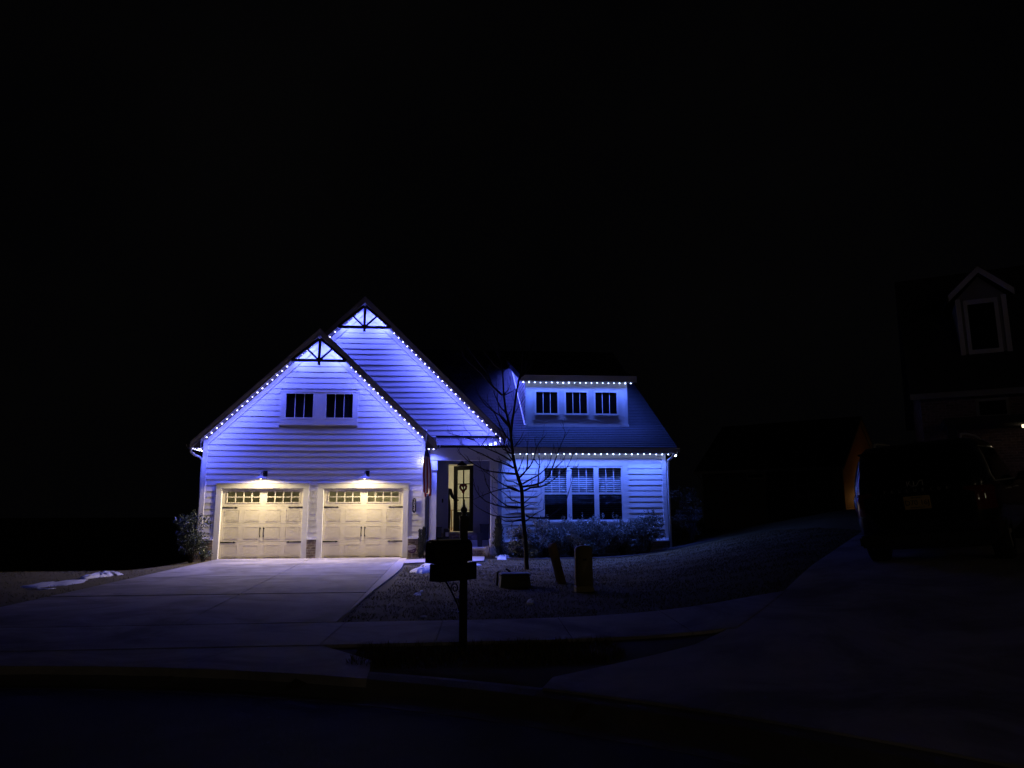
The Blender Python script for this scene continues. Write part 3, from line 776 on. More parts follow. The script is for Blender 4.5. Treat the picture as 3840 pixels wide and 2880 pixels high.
mb = MB(); XL, XR = 6.56, 10.55
pr = lambda u, v, w: (w, u, v)
mb.prism([(YD - .30, sd(YD - .30) + .20), (8.2, sd(8.2) + .20), (8.2, sd(8.2) + .08), (YD - .30, sd(YD - .30) + .08)], XL, XR, pr)
dr = mb.build("roof", M["shingle"], dorm)
mb = MB(); mb.box(XL - .01, XR + .01, YD - .325, YD - .302, sd(YD - .3) - .005, sd(YD - .3) + .205)
for x in (XL - .012, XR): mb.prism([(YD - .30, sd(YD - .3) + .198), (7.9, sd(7.9) + .198), (7.9, sd(7.9) - .02), (YD - .30, sd(YD - .3) - .02)], x, x + .012, pr)
mb.build("fascia", M["trim"], dr)
mb = MB(); mb.prism([(YD - .30, sd(YD - .30) + .078), (7.6, sd(7.6) + .078), (7.6, sd(7.6) + .05), (YD - .30, sd(YD - .30) + .05)], XL + .002, XR - .002, pr); mb.build("soffit", M["soffit"], dr)
# ------------------------------------------------------------------ LED light strings under the eaves
GRP = "strings of eave lights on the house"
def led_string(label, pts, n, col, bulb, watts=1.0, direction=(0, -.05, -1), track=True, r=.0165, ang=140):
    """a slim track along pts[0] -> pts[1] with n pucks, each giving its own light"""
    a, b = Vector(pts[0]), Vector(pts[1])
    t = thing("light_string", a, label, "light string", GRP)
    tr = MB(); up = Vector((0, 0, 1)); tr.bar(a + Vector((0, 0, .028)), b + Vector((0, 0, .028)), .03, .012, up=(0, 0, 1) if abs((b - a).normalized().z) < .9 else (0, 1, 0))
    tr.build("track", M["fascia"], t)
    proto = None
    for i in range(n):
        p = a.lerp(b, (i + .5) / n)
        if proto is None:
            proto = MB(); proto.ball((0, 0, 0), r, 8, 6, (1, 1, .8)); proto = proto.build("bulb", M[bulb], t, local=True, smooth=True); o = proto
        else:
            o = proto.copy(); COL.objects.link(o); o.parent = t
        o.location = p - a + Vector((0, random.uniform(-.006, .006), random.uniform(-.006, .004))); v_ = random.uniform(.82, 1.15); o.scale = (v_, v_, v_)
        lamp('SPOT', p + Vector(direction) * .04, LED_W * watts * (1.35 if bulb == "led" else 1.0) * random.uniform(.8, 1.2), col, t, size=.03, direction=direction, angle=ang + (8 if bulb == "led" and ang < 160 else 0), blend=1.0, falloff=('Quadratic', LED_SMOOTH))
    return t
yL = -.21
def rk(c, apex, sl, x, y, drop=.268): return (x, y, apex - sl * abs(x - c) - drop)
A1 = (GC, GA, SL1); A2 = (G2C, G2A, SL2)
led_string("light string under the left rake of the front garage gable", (rk(*A1, -3.31, yL), rk(*A1, -.87, yL)), 17, LED_VIOLET, "led")
led_string("light string under the right rake of the front garage gable", (rk(*A1, .97, yL), rk(*A1, 3.38, yL)), 17, LED_VIOLET, "led")
led_string("short light string behind the truss of the front garage gable, left slope", (rk(*A1, -.70, -.20, .30), rk(*A1, -.02, -.20, .31)), 5, LED_VIOLET, "led", 1.7, direction=(0, .75, -.65), r=.006, ang=176)
led_string("short light string behind the truss of the front garage gable, right slope", (rk(*A1, .80, -.20, .30), rk(*A1, .12, -.20, .31)), 5, LED_VIOLET, "led", 1.7, direction=(0, .75, -.65), r=.006, ang=176)
y2 = G2Y + yL
led_string("long light string under the right rake of the rear gable", (rk(*A2, 2.24, y2), rk(*A2, 5.86, y2)), 25, LED_VIOLET, "led")
led_string("light string under the left rake of the rear gable, mostly behind the garage roof", (rk(*A2, .0, y2), rk(*A2, .50, y2)), 3, LED_VIOLET, "led")
led_string("short light string behind the truss of the rear gable, left slope", (rk(*A2, .62, G2Y - .20, .30), rk(*A2, 1.29, G2Y - .20, .31)), 5, LED_VIOLET, "led", 1.7, direction=(0, .75, -.65), r=.006, ang=176)
led_string("short light string behind the truss of the rear gable, right slope", (rk(*A2, 2.10, G2Y - .20, .30), rk(*A2, 1.43, G2Y - .20, .31)), 5, LED_VIOLET, "led", 1.7, direction=(0, .75, -.65), r=.006, ang=176)
led_string("light string along the left side eave of the garage, by the downspout elbow", ((-3.64, -.26, 3.335), (-3.64, 2.2, 3.335)), 12, LED_VIOLET, "led", .6)
led_string("pair of lights under the left corner soffit of the garage", ((-3.46, -.24, 3.335), (-3.36, -.24, 3.30)), 2, LED_VIOLET, "led", .6)
led_string("pair of lights under the right corner soffit of the garage, above the porch post", ((3.44, -.26, 3.335), (3.74, -.26, 3.335)), 2, LED_VIOLET, "led", 4.5)
led_string("light string along the eave above the triple window", ((6.12, .10, 3.215), (11.38, .10, 3.215)), 26, LED_BLUE, "ledb", 1.35)
led_string("light string along the eave of the dormer", ((6.55, YD - .16, 5.745), (10.49, YD - .16, 5.745)), 20, LED_BLUE, "ledb", 1.1)
led_string("light string under the left edge of the dormer roof, running back up the main roof", ((6.63, YD + .1, sd(YD + .1) + .035), (6.63, 6.5, sd(6.5) + .035)), 14, LED_VIOLET, "led", 1.3, r=.010)
led_string("light string under the right edge of the dormer roof, running back up the main roof", ((10.47, YD + .1, sd(YD + .1) + .035), (10.47, 6.5, sd(6.5) + .035)), 14, LED_BLUE, "ledb", .8, r=.010)

# flood lamp on the right-hand eave corner
t = thing("flood_lamp", (11.47, .02, 3.24), "small bright flood lamp under the right end of the lower eave", "lamp")
MB().box(11.43, 11.52, -.05, .08, 3.20, 3.245).build("housing", M["gutter"], t, bevel=.006)
MB().ball((11.475, .0, 3.18), .042, 10, 7).build("bulb", M["ledb"], t, smooth=True)
lamp('SPOT', (11.475, -.02, 3.12), 1.2, LED_BLUE, t, .04, (0, 0, -1), 150, 1.0)

# ------------------------------------------------------------------ barn lamps over the garage doors
def barn_lamp(x, label):
    t = thing("barn_lamp", (x, 0, 2.58), label, "wall lamp", "barn lamps over the garage doors")
    MB().box(x - .01, x + .12, -.05, -.022, 2.50, 2.67).build("back_plate", M["blackmetal"], t, bevel=.006)
    a = MB(); a.tube([(x + .03, -.05, 2.60), (x + .02, -.14, 2.63), (x, -.24, 2.62), (x, -.30, 2.56)], .014); a.build("arm", M["blackmetal"], t, smooth=True)
    s = MB(); c = (x, -.30, 0)
    s.lathe(c, [(.035, 2.575), (.045, 2.52), (.06, 2.495), (.12, 2.46), (.185, 2.425), (.19, 2.41), (.18, 2.412), (.115, 2.445), (.05, 2.485), (.0, 2.49)], 28)
    s.build("shade", M["fascia"], t, smooth=True)
    MB().ball((x, -.30, 2.445), .035, 10, 8).build("bulb", M["warmbulb"], t, smooth=True)
    lamp('SPOT', (x, -.30, 2.405), BARN_W, BARN_COL, t, .06, (0, .09, -1), 173, .22, falloff=('Quadratic', 1.8))
    return t
barn_lamp(-1.53, "dark barn lamp glowing above the left garage door")
barn_lamp(1.57, "dark barn lamp glowing above the right garage door")

# flag spot lamp on the garage corner
t = thing("spot_lamp", (3.33, -.05, 2.97), "small bright spot lamp on the garage corner behind the flag", "lamp")
MB().box(3.29, 3.37, -.05, -.032, 2.92, 3.02).build("back_plate", M["blackmetal"], t)
MB().ball((3.345, -.085, 2.965), .042, 10, 7).build("bulb", M["coolbulb"], t, smooth=True)
lamp('POINT', (3.36, -.16, 2.965), 1.6, (1, .93, .8), t, .04)

# hall and garage ceiling lamps
t = thing("ceiling_lamp", (5.0, 5.2, 3.3), "ceiling lamp lighting the hall behind the open front door", "lamp")
MB().lathe((5.0, 5.2, 0), [(.0, 3.24), (.16, 3.25), (.18, 3.29), (.18, 3.3)], 20).build("diffuser", M["warmbulb"], t, smooth=True)
lamp('POINT', (5.0, 5.0, 3.05), 90, (1.0, .93, .72), t, .15)
t = thing("garage_lamp", (1.9, 3.6, 2.9), "bare bulb hanging inside the garage behind the right door", "lamp")
MB().lathe((1.9, 3.6, 0), [(.0, 2.6), (.05, 2.65), (.05, 2.72), (.02, 2.78), (.02, 2.9)], 12).build("bulb", M["warmbulb"], t, smooth=True)
lamp('POINT', (1.6, 3.4, 2.45), 50, (1.0, .84, .46), t, .1)

# porch pendant, unlit
t = thing("pendant_lamp", (4.58, .95, 3.2), "unlit dark bell-shaped pendant lamp hanging above the front door", "lamp")
s = MB(); s.tube([(4.58, .95, 3.21), (4.58, .95, 3.04)], .014); s.build("stem", M["blackmetal"], t)
s = MB(); s.lathe((4.58, .95, 0), [(.03, 3.08), (.035, 3.03), (.06, 3.0), (.13, 2.955), (.165, 2.91), (.17, 2.89), (.16, 2.89), (.0, 2.94)], 24); s.build("shade", M["blackmetal"], t, smooth=True)

# ------------------------------------------------------------------ things on and by the porch
# heart wreath on the open door
hx, hz = door.location.x - .42 * math.cos(dth), 2.20
hy = door.location.y + .42 * math.sin(dth) - .05
wr = MB(); ca, sa = math.cos(dth), math.sin(dth)
pts = []
for i in range(49):
    a = 2 * math.pi * i / 48
    u = 16 * math.sin(a) ** 3 / 17; v = (13 * math.cos(a) - 5 * math.cos(2 * a) - 2 * math.cos(3 * a) - math.cos(4 * a)) / 17
    pts.append((hx + u * .135 * ca, hy - u * .135 * sa, hz + v * .15))
wr.tube(pts, [.036 + random.uniform(-.008, .008) for _ in pts], 7)
for p in pts:
    for _ in range(5): wr.ball((p[0] + random.uniform(-.03, .03), p[1] - random.uniform(0, .03), p[2] + random.uniform(-.03, .03)), random.uniform(.010, .02), 5, 4)
tag(wr.build("heart_wreath", M["wreath"], None, origin=(hx, hy, hz)), "dark red heart-shaped wreath on the glass of the front door", "wreath")

# person holding the door open, mostly hidden behind the door jamb
def skinned(name, joints, edges, m, parent, sub=2):
    me = bpy.data.meshes.new(name); me.from_pydata([j[0] for j in joints], edges, []); me.materials.append(m)
    o = bpy.data.objects.new(name, me); COL.objects.link(o); o.parent = parent
    md = o.modifiers.new("skin", 'SKIN'); md.use_smooth_shade = True
    for i, j in enumerate(joints):
        sv = me.skin_vertices[0].data[i]; sv.radius = j[1] if hasattr(j[1], '__len__') else (j[1], j[1])
    me.skin_vertices[0].data[0].use_root = True
    s = o.modifiers.new("sub", 'SUBSURF'); s.levels = sub; s.render_levels = sub
    return o
pt = thing("person", (4.055, 2.45, .715), "person in dark clothes standing inside the doorway, one arm reaching to the open door", "person")
J = [((0, 0, .95), (.15, .11)), ((0, 0, 1.15), (.135, .10)), ((0, 0, 1.36), (.165, .115)), ((0, 0, 1.47), (.07, .06)), ((0, -.01, 1.55), (.055, .055)), ((0, -.01, 1.63), (.082, .095)), ((0, -.005, 1.72), (.072, .085)),
     ((.16, 0, 1.42), .075), ((.215, .03, 1.20), .062), ((.33, .08, 1.09), .045), ((.385, .09, 1.07), (.030, .024)),
     ((-.17, 0, 1.42), .062), ((-.23, .02, 1.15), .046), ((-.24, -.04, .90), .033), ((-.24, -.05, .83), (.035, .02)),
     ((.09, 0, .86), .095), ((.11, -.01, .50), .066), ((.115, .01, .12), .045), ((.12, -.05, .045), .045), ((.125, -.16, .035), .035),
     ((-.09, 0, .86), .095), ((-.10, -.01, .50), .066), ((-.105, .01, .12), .045), ((-.11, -.05, .045), .045), ((-.115, -.16, .035), .035)]
E_ = [(0, 1), (1, 2), (2, 3), (3, 4), (4, 5), (5, 6), (2, 7), (7, 8), (8, 9), (9, 10), (2, 11), (11, 12), (12, 13), (13, 14), (0, 15), (15, 16), (16, 17), (17, 18), (18, 19), (0, 20), (20, 21), (21, 22), (22, 23), (23, 24)]
k = len(J)
for hand, sx in ((10, 1), (14, -1)):
    b = Vector(J[hand][0])
    for i in range(5):
        if sx > 0: d1 = Vector((.035, -.012 + .0, .022 - .015 * i)) if i < 4 else Vector((.02, -.03, .03)); d2 = Vector((.026, .018, -.004)) if i < 4 else Vector((.02, 0, .006))
        else: d1 = Vector((0.0, .025 - .015 * i, -.05)) if i < 4 else Vector((.02, -.03, -.03)); d2 = Vector((.012, 0, -.03))
        ln = (1, 1.1, 1.05, .85, .9)[i]
        J.append((tuple(b + d1 * ln), .0095)); J.append((tuple(b + (d1 + d2) * ln), .008)); E_ += [(hand, k), (k, k + 1)]; k += 2
skinned("body", J, E_, M["cloth"], pt)
h = MB(); h.ball((0, .005, 1.70), .098, 14, 10, (.9, 1.02, 1.0)); h.build("hair", M["hair"], pt, local=True, smooth=True)
h = MB(); h.ball((0, -.055, 1.65), .062, 12, 9, (.95, .8, 1.25)); h.ball((0, -.115, 1.645), .014, 8, 6, (1, 1.2, 1.5)); h.ball((-.03, -.098, 1.672), .012, 8, 6); h.ball((.03, -.098, 1.672), .012, 8, 6); h.ball((0, -.100, 1.605), .018, 8, 6, (1.4, .6, .5))
h.build("face", M["skin"], pt, local=True, smooth=True)

# furniture glimpsed in the hall
t = thing("console_table", (4.72, 4.6, .712), "small wooden console table in the lit hall", "table")
MB().box(4.2, 5.2, 4.4, 4.8, 1.42, 1.46).build("table_top", M["wood"], t)
for x in (4.24, 5.13):
    for y in (4.44, 4.74): MB().box(x, x + .045, y, y + .045, .712, 1.42).build("leg", M["wood"], t)
v = MB(); v.lathe((4.72, 4.6, 0), [(0, 1.461), (.09, 1.462), (.13, 1.55), (.12, 1.66), (.07, 1.73), (.09, 1.76), (.06, 1.75)], 20)
tag(v.build("glass_vase", M["silver"], None, smooth=True, origin=(4.72, 4.6, 1.46)), "shiny pale vase standing on the hall table behind the door glass", "vase")
v = MB(); v.lathe((4.98, 4.55, 0), [(0, 1.461), (.06, 1.462), (.05, 1.7), (.02, 1.72), (.02, 1.9)], 14)
for i in range(30):
    a = random.uniform(0, 6.28); v.tube([(4.98, 4.55, 1.75), (4.98 + .12 * math.cos(a), 4.55 + .1 * math.sin(a), random.uniform(1.9, 2.2))], .008, 4)
tag(v.build("flower_bottle", M["white2"], None, origin=(4.98, 4.55, 1.46)), "white bottle of dried flowers on the hall table", "bottle")

# planters and package on the porch
def planter(x0, x1, y0, y1, z0, z1, label):
    t = thing("planter", ((x0 + x1) / 2, (y0 + y1) / 2, z0), label, "planter", "dark planters on the porch")
    f = MB(); w = .02
    f.add([(x0 + w, y0 + w, z0), (x1 - w, y0 + w, z0), (x1 - w, y1 - w, z0), (x0 + w, y1 - w, z0), (x0, y0, z1), (x1, y0, z1), (x1, y1, z1), (x0, y1, z1)], [(3, 2, 1, 0), (0, 1, 5, 4), (1, 2, 6, 5), (2, 3, 7, 6), (3, 0, 4, 7)])
    f.box(x0 - .015, x1 + .015, y0 - .015, y0 + .02, z1 - .04, z1); f.box(x0 - .015, x1 + .015, y1 - .02, y1 + .015, z1 - .04, z1); f.box(x0 - .015, x0 + .02, y0 + .02, y1 - .02, z1 - .04, z1); f.box(x1 - .02, x1 + .015, y0 + .02, y1 - .02, z1 - .04, z1)
    f.build("pot", M["planter"], t)
    MB().box(x0 + .02, x1 - .02, y0 + .02, y1 - .02, z1 - .07, z1 - .05).build("soil", M["mulch"], t)
planter(5.20, 5.48, 1.25, 1.53, .475, .99, "tall dark planter on the porch step right of the front door")
planter(5.08, 5.26, .85, 1.10, .287, .72, "lower dark planter in front of the tall one on the porch")
planter(3.70, 3.93, .85, 1.08, .287, .92, "tall dark planter on the porch behind the left post")
t = thing("delivery_bag", (4.08, 1.40, .475), "dark delivery bag with a white label beside the front door", "bag")
f = MB(); f.add([(3.98, 1.32, .475), (4.19, 1.32, .475), (4.19, 1.48, .475), (3.98, 1.48, .475), (4.0, 1.36, .84), (4.17, 1.36, .83), (4.17, 1.42, .85), (4.0, 1.42, .86)], [(3, 2, 1, 0), (4, 5, 6, 7), (0, 1, 5, 4), (1, 2, 6, 5), (2, 3, 7, 6), (3, 0, 4, 7)]); f.build("bag", M["planter"], t, bevel=.012)
MB().add([(4.06, 1.327, .60), (4.16, 1.327, .60), (4.16, 1.338, .72), (4.06, 1.338, .72)], [(0, 1, 2, 3)])
f = MB(); f.add([(4.06, 1.328, .60), (4.16, 1.328, .60), (4.16, 1.342, .73), (4.06, 1.342, .73), (4.06, 1.333, .60), (4.16, 1.333, .60), (4.16, 1.347, .73), (4.06, 1.347, .73)], [(0, 1, 2, 3), (4, 5, 6, 7), (0, 1, 5, 4), (2, 3, 7, 6)]); f.build("paper_label", M["white2"], t)
f = MB(); f.box(3.92, 3.97, DY - .045, DY - .019, 1.70, 1.83); f.ball((3.945, DY - .047, 1.74), .014, 8, 6)
tag(f.build("doorbell", M["blackmetal"], None, origin=(3.945, DY, 1.76)), "dark doorbell on the porch wall left of the door", "doorbell")

# house number plaque
t = thing("number_plaque", (3.09, -.03, 1.60), "vertical black plaque with house number 2024 beside the right garage door", "plaque")
f = MB(); F_ = lambda u, v, w: (3.09 + u, w, 1.60 + v)
f.prism([(-.058, -.19), (-.036, -.19), (-.03, -.225), (.03, -.225), (.036, -.19), (.058, -.19), (.058, .19), (.036, .19), (.03, .225), (-.03, .225), (-.036, .19), (-.058, .19)], -.058, -.04, F_); f.box(3.05, 3.13, -.04, -.0, 1.45, 1.75)
f.build("board", M["blackmetal"], t, bevel=.002)
for i, ch in enumerate("2024"):
    text("digit", ch, M["signwhite"], t, .125, Matrix.Translation((0, -.032, .135 - .09 * i)) @ FACE_Y, .003)

# flag on its staff, hanging limp in folds
t = thing("flag", (3.40, -.03, 2.95), "limp red and white striped flag with a blue canton hanging by the garage corner", "flag")
s = MB(); s.tube([(3.40, -.04, 2.95), (3.46, -.62, 3.86)], .013, 8); s.ball((3.463, -.635, 3.885), .024, 10, 8); s.build("staff", M["silver"], t, smooth=True)
MB().box(3.37, 3.43, -.06, -.025, 2.90, 3.02).build("bracket", M["blackmetal"], t, bevel=.004)
# cloth: hangs from the slanted staff in three overlapping folds; u runs across the 13 stripes, v down the fly
def cloth_pt(u, v):
    top = Vector((3.46, -.60, 3.83)).lerp(Vector((3.41, -.16, 3.13)), u)
    k3 = (0.0, .27, .73, 1.0)
    w = .05 + .105 * min(1, v * 1.5)
    if u < k3[1]: q = u / k3[1]; x = w * (.75 - 1.65 * q); y = -.06 + .03 * q            # behind
    elif u < k3[2]: q = (u - k3[1]) / (k3[2] - k3[1]); x = w * (-.9 + 1.9 * q); y = -.42 - .05 * math.sin(q * 6.0 + v * 3)   # front fold
    else: q = (u - k3[2]) / (1 - k3[2]); x = w * (1.0 - 1.5 * q); y = -.10 + .05 * math.sin(q * 5)
    x += 3.455 + .02 * v + .012 * math.sin(v * 8 + u * 4) - .05 * (v - .7) * (1 if v < .75 else -1) 
    z = 3.72 - 1.66 * v - .20 * u * v - .12 * (1 - v) * u
    k = min(1, v * 2.6); k = k * k * (3 - 2 * k)
    return top.lerp(Vector((x, y, z)), k)
NU, NV = 78, 44
strip = {"red_stripes": MB(), "white_stripes": MB(), "canton": MB()}
for i in range(NU):
    for j in range(NV):
        if j < NV * .34: key = "canton" if i < NU * .8 else "red_stripes"
        else: key = "red_stripes" if (i * 13 // NU) % 2 == 0 else "white_stripes"
        a, b, c, d_ = cloth_pt(i / NU, j / NV), cloth_pt((i + 1) / NU, j / NV), cloth_pt((i + 1) / NU, (j + 1) / NV), cloth_pt(i / NU, (j + 1) / NV)
        strip[key].add([a, b, c, d_], [(0, 1, 2, 3)])
for key, mm in (("red_stripes", "red"), ("white_stripes", "white"), ("canton", "blue")): strip[key].build(key, M[mm], t, smooth=True)

# yard security sign
t = thing("yard_sign", (3.05, -.14, 0.0), "shield-shaped white and purple security sign on a wire stake by the brick", "sign")
F_ = lambda u, v, w: (3.05 + u, -.14 + w, .291 + v)
top = [(-.125, .09), (-.09, .112), (-.04, .125), (0, .128), (.04, .125), (.09, .112), (.125, .09)]
f = MB(); f.prism(top + [(.125, .03), (.06, -.0), (0, -.022), (-.06, -.034), (-.125, -.04)], 0, .006, F_); f.build("upper_panel", M["signwhite"], t)
f = MB(); f.prism([(-.125, -.041), (-.06, -.035), (0, -.023), (.06, -.001), (.125, .029), (.125, -.045), (.105, -.085), (.06, -.118), (0, -.135), (-.06, -.118), (-.105, -.085)], 0, .006, F_); f.build("lower_panel", M["signpurple"], t)
text("lettering", "sympoint", M["signpurple"], t, .062, Matrix.Translation((0, -.001, .291 + .04)) @ FACE_Y, .001)
text("lettering", "SECURITY", M["signpurple"], t, .022, Matrix.Translation((.01, -.001, .291 + .093)) @ FACE_Y, .001)
text("lettering", "PROTECTED BY", M["signwhite"], t, .022, Matrix.Translation((0, -.001, .291 - .05)) @ FACE_Y, .001)
text("lettering", "24 HOURS", M["signwhite"], t, .026, Matrix.Translation((0, -.001, .291 - .075)) @ FACE_Y, .001)
s = MB(); s.tube([(3.05, -.13, .22), (3.05, -.13, -.05)], .006, 6); s.build("stake", M["silver"], t)

# ------------------------------------------------------------------ vegetation
def rv(): return Vector((random.gauss(0, 1), random.gauss(0, 1), random.gauss(0, 1))).normalized()
def leaf(mb, p, size, asp=.5, d=None, n=None):
    d = d or rv(); n = n or rv(); s = d.cross(n)
    if s.length < 1e-3: return
    s.normalize(); nn = s.cross(d).normalized()
    a = p; b = p + d * size; c = p + d * size * .5
    mb.add([a, c + s * size * asp * .5 + nn * size * .06, b, c - s * size * asp * .5 + nn * size * .06], [(0, 1, 2, 3)])
def shrub(name, c, rx, ry, h, nleaf, label, cat, lm, size=(.035, .06), lobes=14, group=None, base=.02, spikes=8, asp=.5, up=.3):
    c = Vector((c[0], c[1], ground_z(c[0], c[1]) if len(c) == 2 else c[2]))
    t = thing(name, c, label, cat, group)
    L = []
    for i in range(lobes):
        a = random.uniform(0, 6.283); q = math.sqrt(random.random()) * .72; z = random.uniform(.18, .80)
        sh = 1.0 if z < .6 else 1.25 - .5 * z
        L.append((Vector((q * rx * math.cos(a) * sh, q * ry * math.sin(a) * sh, z * h)), random.uniform(.24, .40) * min(rx, h * .6)))
    w = MB()
    for p, r in L:
        w.tube([c + Vector((random.uniform(-.05, .05), random.uniform(-.05, .05), -.02)), c + p * .5 + Vector((0, 0, .05)), c + p], [.014, .009, .004], 5)
    lf = MB()
    per = nleaf // (lobes + 2)
    for p, r in L:
        for _ in range(per):
            d = rv(); rr = r * (random.random() ** .4)
            q = c + p + Vector((d.x * rr * 1.1, d.y * rr, d.z * rr * .95))
            if q.z < c.z + base: q.z = c.z + base + random.random() * .1
            dd = (d + Vector((0, 0, up)) + rv() * .7).normalized()
            leaf(lf, q, random.uniform(*size), asp, dd)
    for _ in range(spikes):                              # new shoots standing above the outline
        a = random.uniform(0, 6.283); q = random.random() * .75
        b0 = c + Vector((q * rx * math.cos(a), q * ry * math.sin(a), h * random.uniform(.72, .88)))
        e = b0 + Vector((random.uniform(-.08, .08), random.uniform(-.06, .06), random.uniform(.10, .26)))
        w.tube([b0 - Vector((0, 0, .15)), b0, e], [.006, .004, .002], 4)
        for k in range(16):
            leaf(lf, b0.lerp(e, random.random()) + rv() * .02, random.uniform(*size) * .9, asp, (rv() + Vector((0, 0, .5))).normalized())
    w.build("stems", M["bark"], t)
    lf.build("foliage", M[lm], t)
    return t
HG = "row of clipped shrubs under the triple window"
hedge = [(6.35, -.25, .46, 1.06, "leftmost round shrub of the row, beside the columnar evergreen"), (7.15, -.20, .52, 1.30, "shrub under the left edge of the triple window"), (7.95, -.28, .50, 1.24, "shrub under the first mullion of the triple window"),
         (8.72, -.15, .52, 1.28, "tall shrub under the right pane of the triple window"), (9.55, -.25, .52, 1.18, "shrub just right of the triple window"), (10.42, -.15, .56, 1.34, "last shrub of the row, below the striped siding at the corner")]
for x, y, r, h, lab in hedge: shrub("shrub", (x, y), r * 1.12, r * .95, h, 5600, lab, "shrub", "leafpale", (.045, .08), 18, HG, spikes=10)
for x, y, r, h, lab in [(6.75, -.62, .36, .55, "low dark shrub in front of the hedge, left"), (8.35, -.70, .40, .60, "low dark shrub in front of the hedge, middle"), (9.95, -.66, .40, .55, "low dark shrub in front of the hedge, right")]:
    shrub("shrub", (x, y), r, r * .8, h, 1100, lab, "shrub", "leaf", (.03, .05), 9, HG, spikes=0)
shrub("tall_shrub", (11.75, .9), .36, .4, 2.0, 1900, "tall loose shrub against the right corner of the house", "shrub", "leafpale", (.03, .055), 14, spikes=12)
shrub("tall_shrub", (12.35, 1.3), .42, .45, 1.95, 1900, "tall shrub with upright shoots standing clear of the house corner", "shrub", "leafpale", (.03, .055), 14, spikes=16)
shrub("holly_bush", (-3.20, -.95), .50, .45, 1.52, 2600, "dark glossy bush at the left corner of the garage", "bush", "leaf", (.05, .085), 18, spikes=12, asp=.42)
shrub("low_bush", (-2.98, -.55), .26, .22, .55, 500, "small yellowish bush against the brick left of the garage", "bush", "leaf", (.05, .08), 8, spikes=2)
def column(c, r, h, n, label):
    c = Vector((c[0], c[1], ground_z(*c) - .02)); t = thing("columnar_evergreen", c, label, "evergreen")
    w = MB(); w.tube([c, c + Vector((0, 0, h * .9))], [.02, .006], 6); w.build("trunk", M["bark"], t)
    lf = MB()
    for i in range(n):
        z = random.random() ** .9; rr = r * (1 - .65 * max(0, z - .55) / .45) * random.uniform(.35, 1.05) * (.75 + .35 * math.sin(z * 19 + i % 5)); a = random.uniform(0, 6.283)
        p = c + Vector((rr * math.cos(a), rr * math.sin(a), .05 + z * h * .93))
        leaf(lf, p, random.uniform(.05, .10), .28, Vector((math.cos(a) * .25, math.sin(a) * .25, 1)) + rv() * .3)
    lf.build("foliage", M["evergreen"], t)
column((5.70, -.12), .17, 1.25, 2300, "slim dark columnar evergreen beside the right porch post")
column((3.42, -.42), .12, .92, 1300, "small columnar evergreen in front of the garage corner brick")
column((3.30, -.52), .06, .86, 400, "thin upright sprig left of the small columnar evergreen")
def tuft(c, r, h, n, label):
    c = Vector((c[0], c[1], ground_z(*c))); g = MB()
    for i in range(n):
        a = random.uniform(0, 6.283); rr = r * random.uniform(.3, 1.05); q = c + Vector((random.uniform(-.04, .04), random.uniform(-.04, .04), -.01))
        e = c + Vector((rr * math.cos(a), rr * math.sin(a), h * random.uniform(.1, .55))); m_ = q.lerp(e, .5) + Vector((0, 0, h * random.uniform(.35, .75)))
        s = Vector((-math.sin(a), math.cos(a), 0)) * .007
        g.add([q - s, q + s, m_ + s, e, m_ - s], [(0, 1, 2, 4), (4, 2, 3)])
    tag(g.build("ornamental_grass", M["straw"], None, origin=c), label, "ornamental grass")
tuft((3.66, -.55), .30, .40, 260, "pale dry grass tuft at the foot of the left porch post")
tuft((5.42, -.35), .30, .40, 320, "pale dry grass tuft at the right end of the porch step")

